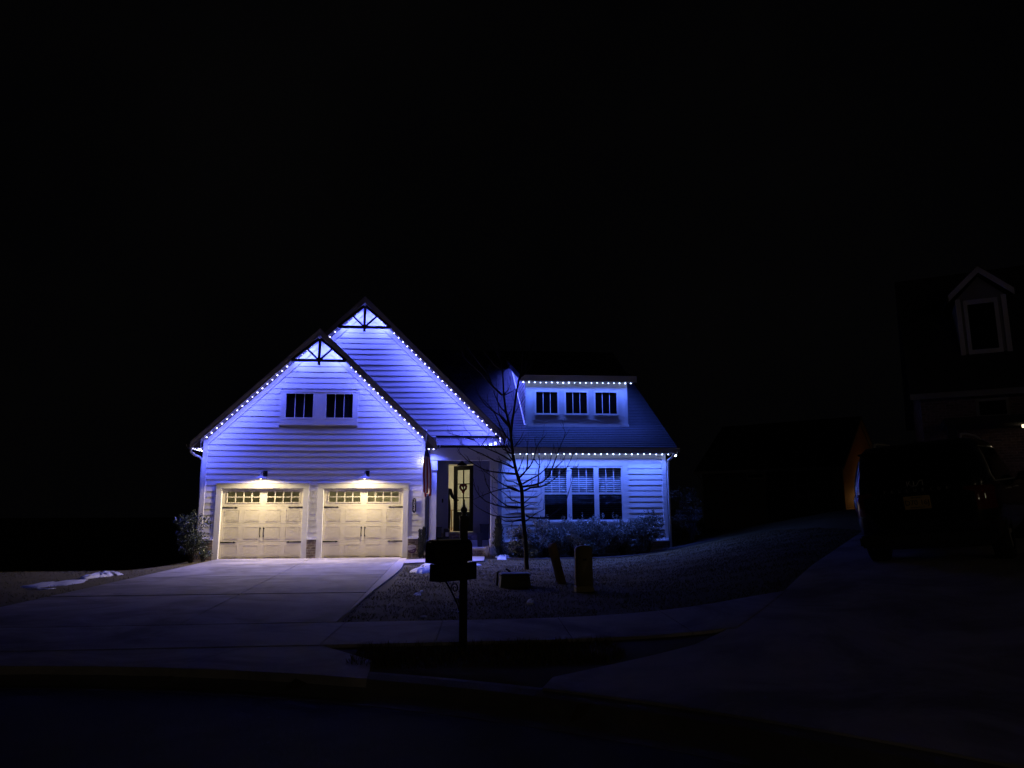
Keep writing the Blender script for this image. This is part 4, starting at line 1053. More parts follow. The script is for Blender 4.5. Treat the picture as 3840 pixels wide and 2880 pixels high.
# young bare tree in the front lawn
TREE=[('t',[(6.12,-4.44,-0.01),(6.11,-4.44,0.16),(6.10,-4.44,0.49),(6.07,-4.44,0.88),(6.04,-4.44,1.21),(6.02,-4.44,1.50),(6.01,-4.44,1.88),(5.99,-4.44,2.04),(5.94,-4.44,2.19),(5.89,-4.44,2.35),(5.83,-4.44,2.58),(5.79,-4.44,2.81),(5.76,-4.44,3.05),(5.74,-4.44,3.30),(5.73,-4.44,3.42)]),('l',[(5.73,-4.44,3.42),(5.66,-4.48,3.73),(5.59,-4.53,4.00),(5.54,-4.57,4.37),(5.52,-4.62,4.76),(5.49,-4.66,5.07),(5.46,-4.70,5.44),(5.40,-4.75,5.81),(5.35,-4.79,6.12)]),('l',[(5.73,-4.44,3.42),(5.76,-4.39,3.64),(5.82,-4.34,4.00),(5.90,-4.29,4.54),(5.97,-4.24,4.85),(6.04,-4.19,5.06),(6.07,-4.14,5.44),(6.07,-4.09,5.85),(6.07,-4.04,6.53)]),('b',[(5.50,-4.57,4.38),(5.31,-4.63,4.54),(5.14,-4.69,4.70),(4.94,-4.75,4.92),(4.71,-4.81,5.11),(4.52,-4.87,5.28),(4.44,-4.93,5.46),(4.37,-4.99,5.59),(4.23,-5.05,5.66),(4.09,-5.11,5.78)]),('b',[(5.50,-4.66,5.02),(5.32,-4.54,5.17),(5.16,-4.42,5.39),(5.00,-4.31,5.63),(4.83,-4.19,5.89),(4.78,-4.07,6.27)]),('b',[(5.21,-4.69,4.65),(5.08,-4.76,4.96),(4.89,-4.82,5.17),(4.72,-4.89,5.37),(4.58,-4.95,5.56),(4.51,-5.02,5.86),(4.49,-5.08,6.15)]),('b',[(5.47,-4.70,5.27),(5.40,-4.60,5.40),(5.31,-4.50,5.59),(5.20,-4.39,5.80),(5.08,-4.29,6.05),(5.06,-4.19,6.40)]),('b',[(5.98,-4.24,4.87),(6.17,-4.04,5.20),(6.28,-3.84,5.53),(6.40,-3.63,5.96),(6.50,-3.43,6.47)]),('b',[(6.00,-4.24,4.91),(6.10,-4.32,4.97),(6.24,-4.39,5.15),(6.38,-4.46,5.40),(6.44,-4.54,5.64)]),('b',[(5.54,-4.57,4.39),(5.66,-4.51,4.53),(5.72,-4.44,4.68),(5.74,-4.38,4.93)]),('b',[(5.57,-4.57,4.38),(5.75,-4.68,4.46),(5.84,-4.78,4.54)]),('b',[(5.52,-4.66,4.98),(5.61,-4.62,5.08),(5.70,-4.57,5.19)]),('b',[(5.61,-4.53,3.91),(5.46,-4.65,4.04),(5.35,-4.77,4.21),(5.24,-4.89,4.46),(5.15,-5.02,4.52)]),('b',[(5.68,-4.39,3.64),(5.51,-4.22,3.87),(5.31,-4.05,4.02),(5.11,-3.88,4.21),(4.90,-3.71,4.54),(4.77,-3.54,4.97)]),('b',[(5.70,-4.39,3.56),(5.55,-4.50,3.71),(5.42,-4.61,3.86),(5.37,-4.71,4.22),(5.33,-4.82,4.82)]),('b',[(5.63,-4.48,3.81),(5.77,-4.39,4.06),(5.77,-4.30,4.18)]),('b',[(5.79,-4.34,3.86),(5.95,-4.27,4.12),(6.06,-4.20,4.32)]),('b',[(5.71,-4.44,3.22),(5.61,-4.31,3.35),(5.49,-4.18,3.60),(5.39,-4.05,3.89),(5.19,-3.92,4.21),(4.98,-3.80,4.44),(4.85,-3.67,4.68)]),('b',[(5.81,-4.44,2.52),(5.64,-4.49,2.59),(5.45,-4.54,2.66),(5.31,-4.59,2.69),(5.17,-4.64,2.76),(4.99,-4.70,2.85),(4.81,-4.75,2.92),(4.60,-4.80,3.01),(4.46,-4.85,3.09),(4.33,-4.90,3.27)]),('b',[(5.73,-4.44,2.70),(5.56,-4.36,2.82),(5.38,-4.28,2.92),(5.20,-4.20,3.00),(4.97,-4.12,3.10),(4.81,-4.04,3.26),(4.67,-3.96,3.48)]),('b',[(5.84,-4.44,2.37),(5.65,-4.40,2.39),(5.49,-4.35,2.40),(5.26,-4.31,2.43),(5.06,-4.26,2.48),(4.83,-4.22,2.60),(4.60,-4.17,2.74),(4.43,-4.13,2.92),(4.35,-4.08,3.09)]),('b',[(5.92,-4.44,1.94),(5.77,-4.33,1.98),(5.57,-4.23,2.09),(5.39,-4.12,2.21),(5.26,-4.01,2.33),(5.07,-3.91,2.47),(4.89,-3.80,2.69)]),('b',[(5.96,-4.44,1.53),(5.77,-4.31,1.52),(5.55,-4.19,1.54),(5.35,-4.06,1.59),(5.12,-3.94,1.68),(4.96,-3.81,1.82),(4.85,-3.68,2.01),(4.79,-3.56,2.33)]),('b',[(5.96,-4.44,1.53),(5.63,-4.55,1.56),(5.45,-4.66,1.67),(5.21,-4.76,1.87),(5.07,-4.87,2.14),(5.02,-4.98,2.35)]),('b',[(5.99,-4.44,1.23),(5.79,-4.37,1.18),(5.61,-4.29,1.17),(5.45,-4.22,1.26),(5.37,-4.15,1.41)]),('b',[(5.95,-4.44,1.92),(5.71,-4.52,2.01),(5.52,-4.61,1.99),(5.26,-4.69,1.92),(4.94,-4.78,1.80),(4.75,-4.86,1.71)]),('b',[(5.98,-4.44,1.29),(5.65,-4.29,1.27),(5.30,-4.14,1.32),(5.07,-3.99,1.43),(4.89,-3.84,1.54),(4.82,-3.69,1.62)]),('b',[(5.71,-4.44,2.95),(5.60,-4.50,3.11),(5.48,-4.57,3.33),(5.38,-4.63,3.55)]),('b',[(5.75,-4.44,2.88),(5.54,-4.32,3.01),(5.41,-4.20,3.30),(5.30,-4.09,3.47),(5.19,-3.97,3.63)]),('b',[(4.97,-4.12,3.10),(5.11,-4.02,3.29),(5.21,-3.92,3.49)]),('b',[(4.81,-4.04,3.26),(4.50,-3.91,3.37),(4.27,-3.77,3.43),(4.08,-3.63,3.50)]),('b',[(5.96,-4.44,2.28),(6.08,-4.58,2.42),(6.19,-4.72,2.55),(6.27,-4.86,2.72),(6.32,-5.00,2.97),(6.36,-5.15,3.08),(6.50,-5.29,3.26)]),('b',[(6.02,-4.44,2.11),(6.21,-4.50,2.22),(6.43,-4.56,2.34),(6.61,-4.61,2.49),(6.70,-4.67,2.64),(6.75,-4.73,2.87),(6.81,-4.79,3.05)]),('b',[(6.03,-4.44,2.04),(6.30,-4.53,2.08),(6.51,-4.63,2.15),(6.66,-4.72,2.30),(6.77,-4.82,2.57),(6.85,-4.91,2.81),(6.93,-5.00,3.05),(7.01,-5.10,3.24),(7.03,-5.19,3.37)]),('b',[(6.06,-4.44,1.94),(6.23,-4.37,2.02),(6.49,-4.31,2.04),(6.69,-4.24,2.12),(6.89,-4.18,2.26),(7.05,-4.11,2.38),(7.22,-4.05,2.52),(7.35,-3.98,2.75),(7.46,-3.92,2.97)]),('b',[(5.92,-4.44,2.44),(6.00,-4.36,2.63),(6.07,-4.28,2.79),(6.14,-4.19,2.99)]),('b',[(6.13,-4.58,2.49),(6.16,-4.43,2.81),(6.17,-4.28,3.14),(6.22,-4.13,3.39)]),('b',[(6.44,-4.31,2.06),(6.44,-4.47,2.44),(6.44,-4.64,2.61),(6.41,-4.81,2.86),(6.38,-4.97,3.03)]),('b',[(6.04,-4.44,1.62),(6.21,-4.55,1.76),(6.38,-4.67,1.80),(6.49,-4.78,1.89)]),('b',[(6.07,-4.44,1.53),(6.21,-4.50,1.61),(6.39,-4.57,1.57),(6.51,-4.63,1.74)]),('b',[(6.11,-4.44,1.32),(6.21,-4.50,1.27),(6.42,-4.56,1.26),(6.66,-4.62,1.27),(6.87,-4.68,1.42),(7.09,-4.75,1.68),(7.21,-4.81,2.10),(7.27,-4.87,2.29)]),('b',[(6.10,-4.44,1.18),(6.24,-4.52,1.29),(6.35,-4.59,1.38),(6.53,-4.67,1.47),(6.54,-4.75,1.83)]),('b',[(5.97,-4.44,1.52),(5.65,-4.49,1.52),(5.43,-4.54,1.56),(5.34,-4.59,1.62),(5.24,-4.64,1.76)]),('b',[(5.96,-4.44,1.64),(5.74,-4.56,1.71),(5.54,-4.69,1.88),(5.41,-4.81,1.95),(5.27,-4.94,2.02)]),('b',[(5.97,-4.44,1.38),(5.85,-4.33,1.39),(5.71,-4.23,1.36),(5.45,-4.12,1.32)]),('b',[(6.00,-4.44,1.20),(5.84,-4.39,1.18),(5.63,-4.34,1.17),(5.43,-4.29,1.26)]),('b',[(5.95,-4.44,1.93),(5.80,-4.37,2.02),(5.61,-4.30,2.07),(5.46,-4.24,2.14),(5.30,-4.17,2.16)]),('b',[(5.92,-4.44,2.10),(5.78,-4.53,2.17),(5.61,-4.62,2.18),(5.51,-4.71,2.30),(5.42,-4.80,2.45)]),('b',[(5.81,-4.44,2.52),(5.67,-4.33,2.63),(5.52,-4.22,2.72),(5.37,-4.12,2.77)]),('b',[(6.77,-4.82,2.45),(6.90,-4.88,2.58),(7.00,-4.93,2.67),(7.05,-5.00,2.81)]),('b',[(7.24,-4.05,2.46),(7.34,-4.12,2.47)]),('b',[(6.27,-4.86,2.72),(6.43,-4.81,2.53),(6.40,-4.76,2.42)]),('b',[(7.31,-4.12,2.52),(7.51,-4.04,2.56),(7.59,-3.97,2.68)]),('b',[(5.79,-4.44,2.69),(5.65,-4.53,2.87),(5.55,-4.61,3.06),(5.53,-4.70,3.32),(5.51,-4.78,3.49)]),('b',[(5.82,-4.44,3.05),(5.97,-4.53,3.26),(6.04,-4.62,3.42)]),('b',[(5.83,-4.44,3.08),(5.97,-4.37,3.15),(6.15,-4.30,3.41)]),('b',[(5.77,-4.44,2.97),(5.66,-4.29,3.17),(5.69,-4.13,3.44)])]
tr = thing("bare_tree", (6.12, -4.44, 0), "young leafless tree in the front lawn before the porch and windows", "tree")
tk = MB(); cr = MB()
def rnd_twigs(pts, rad, depth=0):
    n = len(pts)
    for i in range(1, n):
        a, b = pts[i - 1], pts[i]; seg = (b - a)
        for _ in range(1 if random.random() < min(.9, seg.length * 5) else 0):
            p = a.lerp(b, random.random()); d = (seg.normalized() * .8 + rv() * .75 + Vector((0, 0, .45))).normalized()
            ln = random.uniform(.10, .34) * (1 if depth == 0 else .55)
            q = [p, p + d * ln * .5 + rv() * .012, p + d * ln + Vector((0, 0, .04)) + rv() * .02]
            cr.tube(q, [rad * .42, rad * .4, .004], 4, False)
            if depth == 0 and random.random() < .6: rnd_twigs(q, rad * .6, 1)
for kind, L in TREE:
    P = [Vector(p) for p in L]
    tot = sum((P[i + 1] - P[i]).length for i in range(len(P) - 1))
    if kind == 't': tk.tube([P[0] - Vector((0, 0, .1))] + P, [.072] + [.060 - .026 * i / (len(P) - 1) for i in range(len(P))], 10)
    elif kind == 'l':
        tk.tube(P, [.036 - .028 * i / (len(P) - 1) for i in range(len(P))], 7)
        rnd_twigs(P, .010)
    else:
        r0 = min(.028, .012 + .0085 * tot)
        cr.tube(P, [r0 * (1 - .82 * i / (len(P) - 1)) for i in range(len(P))], 5, False); rnd_twigs(P, r0 * .45)
tk.build("trunk", M["bark"], tr, smooth=True); cr.build("crown", M["bark"], tr, smooth=True)

# mulch bed under the hedge and by the porch
tag(sheet("mulch_bed", [(5.2, -.05), (5.25, -.7), (5.9, -.95), (7.0, -1.15), (9.2, -1.2), (11.0, -.9), (12.8, -.2), (13.0, 2.2), (11.3, 2.2), (11.3, .2), (5.85, .2)], .02, M["mulch"], None, .4), kind='structure')
tag(sheet("mulch_bed", [(3.0, -1.05), (3.55, -.86), (3.98, -.5), (3.98, -.08), (2.96, -.07)], .03, M["mulch"], None, .3), kind='structure')
# grass blades near enough to read as texture
g = MB()
def blades(n, x0, x1, y0, y1, ok, hgt=(.015, .04)):
    for _ in range(n):
        x, y = random.uniform(x0, x1), random.uniform(y0, y1)
        if not ok(x, y) or random.random() > .62 + .5 * math.sin(x * 3.1 + 1.7 * math.sin(y * 2.3)) * math.sin(y * 3.7 + x): continue
        z = ground_z(x, y); a = random.uniform(0, 6.283); h_ = random.uniform(*hgt); w = .006
        dx, dy = math.cos(a) * w, math.sin(a) * w; lx, ly = random.gauss(0, .025), random.gauss(0, .025)
        g.add([(x - dx, y - dy, z - .005), (x + dx, y + dy, z - .005), (x + lx, y + ly, z + h_)], [(0, 1, 2)])
def ok_r(x, y):
    if y > -1.2 + .0 * x and x > 5.2: return False
    if y > -2.3 and x < 5.3: return False
    u = (x - 8.3) * .777 - (y + 13.35) * .63
    return u < -.05 and x > 2.75 + (.3 if y > -9 else 0)
blades(80000, 2.7, 14.0, -12.6, -.9, ok_r)
blades(16000, -11.0, -2.76, -12.6, .5, lambda x, y: not (x > -3.4 and y > -.1))
blades(9000, 2.9, 6.0, -15.4, -14.3, lambda x, y: math.hypot(x - CUL[0], y - CUL[1]) > CUL_R + .5 and x > 3.2 and (x - 5.7) * .7 - (y + 15.55) * .7 < -.1, (.02, .09))
tag(g.build("grass", M["grass"]), kind='stuff', label="short dry winter grass", cat=None)

# thin pale strips laid along the tops of the mailbox and newspaper holder
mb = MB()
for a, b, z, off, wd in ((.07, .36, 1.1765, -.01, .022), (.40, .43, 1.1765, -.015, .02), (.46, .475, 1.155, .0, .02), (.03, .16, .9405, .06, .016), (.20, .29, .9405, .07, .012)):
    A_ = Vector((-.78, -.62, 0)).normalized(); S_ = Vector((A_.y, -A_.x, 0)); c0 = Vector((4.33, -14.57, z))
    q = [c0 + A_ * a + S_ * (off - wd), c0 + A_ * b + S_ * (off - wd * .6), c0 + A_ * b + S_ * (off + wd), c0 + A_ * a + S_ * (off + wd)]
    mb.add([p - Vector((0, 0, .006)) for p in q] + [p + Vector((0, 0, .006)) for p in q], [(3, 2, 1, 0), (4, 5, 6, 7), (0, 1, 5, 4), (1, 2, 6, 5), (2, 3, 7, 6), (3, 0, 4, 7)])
tag(mb.build("pale_streaks", M["snow"], None, origin=(4.1, -14.75, 1.17)), "thin pale streaks along the top of the black mailbox", "pale_streaks")
# snow patches left from a thaw
def snow(pts, label, seed, h=.05):
    random.seed(seed)
    cx = sum(p[0] for p in pts) / len(pts); cy = sum(p[1] for p in pts) / len(pts)
    bm = bmesh.new(); ring = []
    n = len(pts)
    out = []
    for i in range(n):
        a, b = Vector((*pts[i], 0)), Vector((*pts[(i + 1) % n], 0))
        for k in range(4):
            q = a.lerp(b, k / 4); q += Vector((random.uniform(-.05, .05), random.uniform(-.05, .05), 0)); out.append(q)
    c = Vector((cx, cy, 0)); rings = []
    for s, hh in ((1.0, -.01), (.90, .55), (.65, .9), (.35, 1.0)):
        rings.append([bm.verts.new((*(c.lerp(q, s)).xy, ground_z(q.x, q.y) + h * hh * random.uniform(.5, 1.25) + .0)) for q in out])
    top = bm.verts.new((cx, cy, ground_z(cx, cy) + h))
    m_ = len(out)
    for r in range(3):
        for i in range(m_): bm.faces.new((rings[r][i], rings[r][(i + 1) % m_], rings[r + 1][(i + 1) % m_], rings[r + 1][i]))
    for i in range(m_): bm.faces.new((rings[3][i], rings[3][(i + 1) % m_], top))
    bmesh.ops.translate(bm, verts=bm.verts, vec=(-cx, -cy, 0))
    me = bpy.data.meshes.new("snow_patch"); bm.to_mesh(me); bm.free(); me.materials.append(M["snow"])
    for p in me.polygons: p.use_smooth = True
    o = bpy.data.objects.new("snow_patch", me); COL.objects.link(o); o.location = (cx, cy, 0)
    tag(o, label, "snow", "snow patches on the lawn")
snow([(-3.98, -5.61), (-4.03, -5.1), (-4.12, -4.41), (-4.0, -4.06), (-3.53, -4.49), (-3.47, -4.7), (-3.57, -4.83), (-3.6, -5.15), (-3.75, -5.45), (-3.8, -5.75)], "long snow patch in the left lawn, nearest the driveway", 1, 0.085)
snow([(-4.25, -7.32), (-4.34, -6.75), (-4.24, -6.44), (-3.9, -6.43), (-3.71, -6.23), (-3.68, -5.89), (-3.47, -6.6), (-3.56, -7.01), (-3.8, -7.18), (-3.95, -7.45)], "flat snow patch at the far left of the lawn", 2, 0.050)
snow([(-3.89, -7.74), (-3.69, -7.58), (-3.45, -7.61), (-3.61, -7.82)], "thin sliver of snow below the two larger left patches", 3, 0.020)
snow([(3.44, -2.88), (3.6, -2.33), (3.86, -2.37), (4.01, -2.96), (4.23, -2.8), (4.52, -2.46), (4.58, -3.22), (4.22, -3.86), (3.88, -3.81), (3.6, -3.43)], "wrinkled snow patch beside the mailbox, nearest the front walk", 4, 0.085)
snow([(3.23, -4.9), (3.41, -3.75), (3.61, -3.69), (3.88, -3.81), (3.96, -4.47), (3.77, -4.9), (3.6, -5.3), (3.4, -5.14)], "wrinkled snow patch just below it, touching the mailbox silhouette", 5, 0.085)
snow([(4.77, -2.3), (4.92, -2.52), (5.08, -3.02), (4.86, -3.17), (4.73, -3.42)], "small snow streak to the right of the mailbox", 6, 0.035)
snow([(5.62, 0.63), (5.77, 0.1), (5.92, -0.05), (6.12, 0.3), (6.44, 0.51), (6.05, -0.55), (5.85, -0.98), (5.65, -0.95), (5.55, -0.47)], "snow strip at the edge of the hedge bed by the porch", 7, 0.085)
snow([(3.58, -9.52), (3.65, -9.0), (3.72, -8.83), (3.71, -9.3), (3.65, -9.57)], "small snow dab low in the lawn left of the mailbox", 8, 0.030)
snow([(3.79, -12.09), (3.86, -12.05), (3.86, -12.2), (3.8, -12.22)], "tiny snow dab near the pavement left of the mailbox", 9, 0.020)
snow([(5.39, -10.96), (5.47, -10.64), (5.56, -10.58), (5.5, -10.91), (5.44, -11.09)], "lone snow scrap in the dark lawn below the utility boxes", 10, 0.050)
random.seed(31)
# ------------------------------------------------------------------ mailbox at the pavement
ML = Vector((4.33, -14.57, 0.0))
t = thing("mailbox", ML, "black mailbox with newspaper holder on a finialed post by the pavement", "mailbox")
p = MB(); p.box(ML.x - .043, ML.x + .043, ML.y - .043, ML.y + .043, -.05, 1.40); p.box(ML.x - .052, ML.x + .052, ML.y - .052, ML.y + .052, 1.40, 1.425)
p.build("post", M["mailbox"], t, bevel=.004)
p = MB(); p.lathe((ML.x, ML.y, 0), [(.02, 1.42), (.03, 1.435), (.018, 1.45), (.036, 1.475), (.04, 1.49), (.036, 1.505), (.016, 1.525), (.011, 1.55), (.011, 1.60), (.0, 1.615)], 14); p.build("finial", M["mailbox"], t, smooth=True)
ax = Vector((-.78, -.62, 0)).normalized(); sd_ = Vector((-ax.y, ax.x, 0)) * -1
def mbx(a, b, hw_, z0, z1, arch):
    """box along ax from a to b with an arched top"""
    pr_ = [(-hw_, z0), (hw_, z0), (hw_, z1 - arch)]
    if arch > .02:
        pr_ += [(hw_ * math.cos(R(18 * k)), z1 - arch + arch * math.sin(R(18 * k))) for k in range(1, 10)]
    else: pr_ += [(hw_ - .01, z1), (-hw_ + .01, z1)]
    pr_ += [(-hw_, z1 - arch)]
    m_ = MB(); m_.prism(pr_, a, b, lambda u, v, w: tuple(ML + ax * w + sd_ * u + Vector((0, 0, v)))); return m_
mbx(-.06, .44, .082, .94, 1.175, .082).build("letter_box", M["mailbox"], t, bevel=.003)
mbx(.441, .458, .088, .935, 1.18, .088).build("door", M["mailbox"], t, bevel=.003)
mbx(-.12, .40, .085, .745, .925, .012).build("newspaper_holder", M["mailbox"], t, bevel=.004)
f = MB(); f.bar(ML + ax * .30 + sd_ * .086 + Vector((0, 0, 1.02)), ML + ax * .30 + sd_ * .086 + Vector((0, 0, 1.20)), .02, .006, up=tuple(sd_)); f.bar(ML + ax * .22 + sd_ * .087 + Vector((0, 0, 1.175)), ML + ax * .31 + sd_ * .087 + Vector((0, 0, 1.175)), .045, .005, up=tuple(sd_)); f.build("flag", M["mailbox"], t)
s = MB(); c0 = ML + Vector((0, 0, .40)); pts = []
for i in range(30):
    a = i / 29; pts.append(c0 + ax * (.045 + .20 * a ** 1.3) + Vector((0, 0, .34 * a)))
s.tube(pts, .010, 6)
for cc, r0 in ((ML + ax * .12 + Vector((0, 0, .66)), .055), (ML + ax * .085 + Vector((0, 0, .52)), .032)):
    s.tube([cc + ax * (r0 * (1 - k / 26) * math.cos(k * .42)) + Vector((0, 0, r0 * (1 - k / 26) * math.sin(k * .42))) for k in range(22)], .007, 6)
for k in range(5): s.ball(tuple(ML + ax * .055 + Vector((0, 0, .40 + .055 * k))), .012, 8, 6)
s.build("scroll_bracket", M["mailbox"], t, smooth=True)
mbx(.0, .36, .03, .925, .94, .0).build("bracket", M["mailbox"], t)

# ------------------------------------------------------------------ utility furniture in the lawn
px_, py_ = 6.60, -9.55; pz = ground_z(px_, py_)
t = thing("utility_pedestal", (px_, py_, pz), "round-topped tan utility pedestal standing upright in the lawn", "utility pedestal")
f = MB(); hw_, hd = .148, .12
outl = [(-hw_, -.05), (hw_, -.05), (hw_, .72)] + [(hw_ * math.cos(R(k * 15)) , .72 + .085 * math.sin(R(k * 15)) ** .8) for k in range(1, 12)] + [(-hw_, .72)]
f.prism(outl, -hd, hd, lambda u, v, w: (px_ + u, py_ + w, pz + v)); f.build("cover", M["beige"], t, bevel=.022, smooth=True)
f = MB(); f.box(px_ - .16, px_ + .16, py_ - .135, py_ + .135, pz - .05, pz + .10); f.build("base", M["beige"], t, bevel=.01)
f = MB(); f.box(px_ - .03, px_ + .03, py_ - hd - .012, py_ - hd - .001, pz + .55, pz + .58); f.build("latch", M["blackmetal"], t)
px2, py2 = 6.47, -8.0; pz = ground_z(px2, py2)
t = thing("marker_post", (px2, py2, pz), "faded flat marker post leaning to the left beside the pedestal", "marker post")
f = MB(); top = Vector((6.235, -8.02, pz + .79)); bt_ = Vector((px2 - .02, py2, pz - .05)); tt = (top - bt_).normalized()
sx_ = Vector((.82, .57, 0)); sx_ = (sx_ - tt * sx_.dot(tt)).normalized(); fw_ = tt.cross(sx_)
L_ = (top - bt_).length
f.prism([(-.085, 0), (.085, 0), (.085, L_ - .03), (.05, L_), (-.04, L_ - .005), (-.085, L_ - .05)], -.055, .055, lambda u, v, w: tuple(bt_ + sx_ * u + tt * v + fw_ * w))
f.build("post", M["orange"], t, bevel=.012)
bx, by = 5.47, -8.35; bz = ground_z(bx, by)
t = thing("utility_box", (bx, by, bz), "low green utility box with a raised lid rim in the lawn", "utility box")
f = MB(); f.add([(bx - .31, by - .2, bz - .05), (bx + .29, by - .2, bz - .05), (bx + .29, by + .2, bz - .05), (bx - .31, by + .2, bz - .05), (bx - .285, by - .18, bz + .21), (bx + .265, by - .18, bz + .21), (bx + .265, by + .18, bz + .21), (bx - .285, by + .18, bz + .21)], [(3, 2, 1, 0), (4, 5, 6, 7), (0, 1, 5, 4), (1, 2, 6, 5), (2, 3, 7, 6), (3, 0, 4, 7)])
f.build("body", M["greenbox"], t, bevel=.012)
f = MB(); f.box(bx - .30, bx + .285, by - .20, by + .20, bz + .215, bz + .245); f.box(bx - .27, bx + .255, by - .17, by + .17, bz + .245, bz + .258); f.build("lid", M["greenbox"], t, bevel=.008)
f = MB(); f.box(bx + .02, bx + .34, by - .215, by - .205, bz + .13, bz + .145); f.build("label_strip", M["greenbox"], t)
f = MB(); f.tube([(bx - .34, by + .25, bz - .02), (bx - .33, by + .25, bz + .24), (bx - .30, by + .24, bz + .27)], .022, 8); f.tube([(bx - .10, by + .30, bz), (bx - .09, by + .30, bz + .27), (bx - .16, by + .3, bz + .31)], .026, 8)
f.build("conduit", M["planter"], t, smooth=True)

# ------------------------------------------------------------------ parked SUV on the neighbour's driveway
car = thing("parked_suv", (11.02, -12.715, .635), "black parked SUV seen from behind with a yellow number plate", "car")
car.scale = (1, 1, 1.05); car.rotation_euler = (R(2.5), R(-4.2), R(-45))
LV = [(.26, .10, 4.80, .86), (.40, .03, 4.93, .94), (.58, .0, 5.0, .965), (.86, .0, 4.98, .985), (1.00, .02, 4.90, .98), (1.05, .05, 4.72, .955), (1.09, .06, 3.78, .945), (1.25, .10, 3.50, .915), (1.48, .18, 3.12, .85), (1.64, .27, 2.85, .79), (1.715, .37, 2.65, .72), (1.74, .62, 2.35, .60)]
def lv(z):
    for a, b in zip(LV, LV[1:]):
        if a[0] <= z <= b[0]:
            k = (z - a[0]) / (b[0] - a[0]); return [a[i] + (b[i] - a[i]) * k for i in range(4)]
    return LV[0] if z < LV[0][0] else LV[-1]
def outline(z, ang, off=0.0):
    _, yr, yf, hw_ = lv(z); hy = (yf - yr) / 2; yc = (yf + yr) / 2; c, s = math.cos(ang), math.sin(ang); e = 2 / 8.0
    return (math.copysign(abs(c) ** e, c) * (hw_ + off), yc + math.copysign(abs(s) ** e, s) * (hy + off), z)
NA = 120
b = MB(); zs = []
for a, c in zip(LV, LV[1:]): zs += [a[0], (a[0] + c[0]) / 2]
zs.append(LV[-1][0])
for z in zs:
    for j in range(NA): b.v.append(outline(z, 2 * math.pi * j / NA))
for i in range(len(zs) - 1):
    for j in range(NA): b.f.append((i * NA + j, i * NA + (j + 1) % NA, (i + 1) * NA + (j + 1) % NA, (i + 1) * NA + j))
b.f.append(tuple(range(NA))[::-1]); b.f.append(tuple((len(zs) - 1) * NA + j for j in range(NA)))
b.build("body", M["carpaint"], car, smooth=True, local=True)
def cut(z, lo, hi, n, rear=True, side=0):
    """points along the outline: across the rear (x from lo to hi) or along a side (y from lo to hi)"""
    _, yr, yf, hw_ = lv(z); hy = (yf - yr) / 2; yc = (yf + yr) / 2; out = []
    for i in range(n + 1):
        q = lo + (hi - lo) * i / n
        if rear: x = max(-.999, min(.999, q / hw_)); out.append((q, yc - hy * (1 - abs(x) ** 8) ** .125, z))
        else: y = max(-.999, min(.999, (q - yc) / hy)); out.append((side * hw_ * (1 - abs(y) ** 8) ** .125, q, z))
    return out
def patch(name, m, z0, z1, f, nz=6, off=.006, parent=None, smooth=True):
    mb = MB(); rows = []
    for k in range(nz + 1):
        z = z0 + (z1 - z0) * k / nz; rows.append(f(z))
    n = len(rows[0])
    c = Vector((0, 2.4, 0))
    for r in rows:
        for q in r:
            d = Vector((q[0], q[1], 0)) - c; dx = Vector((math.copysign(1, q[0]), 0, .15)) if abs(q[0]) > .70 and q[1] > .3 else Vector((0, -1, .15))
            if abs(q[0]) > .70 and q[1] <= .3: dx = Vector((math.copysign(.7, q[0]), -.7, 0))
            mb.v.append(tuple(Vector(q) + dx * off))
    for k in range(nz):
        for i in range(n - 1): mb.f.append((k * n + i, k * n + i + 1, (k + 1) * n + i + 1, (k + 1) * n + i))
    return mb.build(name, m, parent or car, smooth=smooth, local=True)
patch("rear_window", M["carglass"], 1.12, 1.60, lambda z: cut(z, -.70 + (z - 1.1) * .16, .70 - (z - 1.1) * .16, 20))
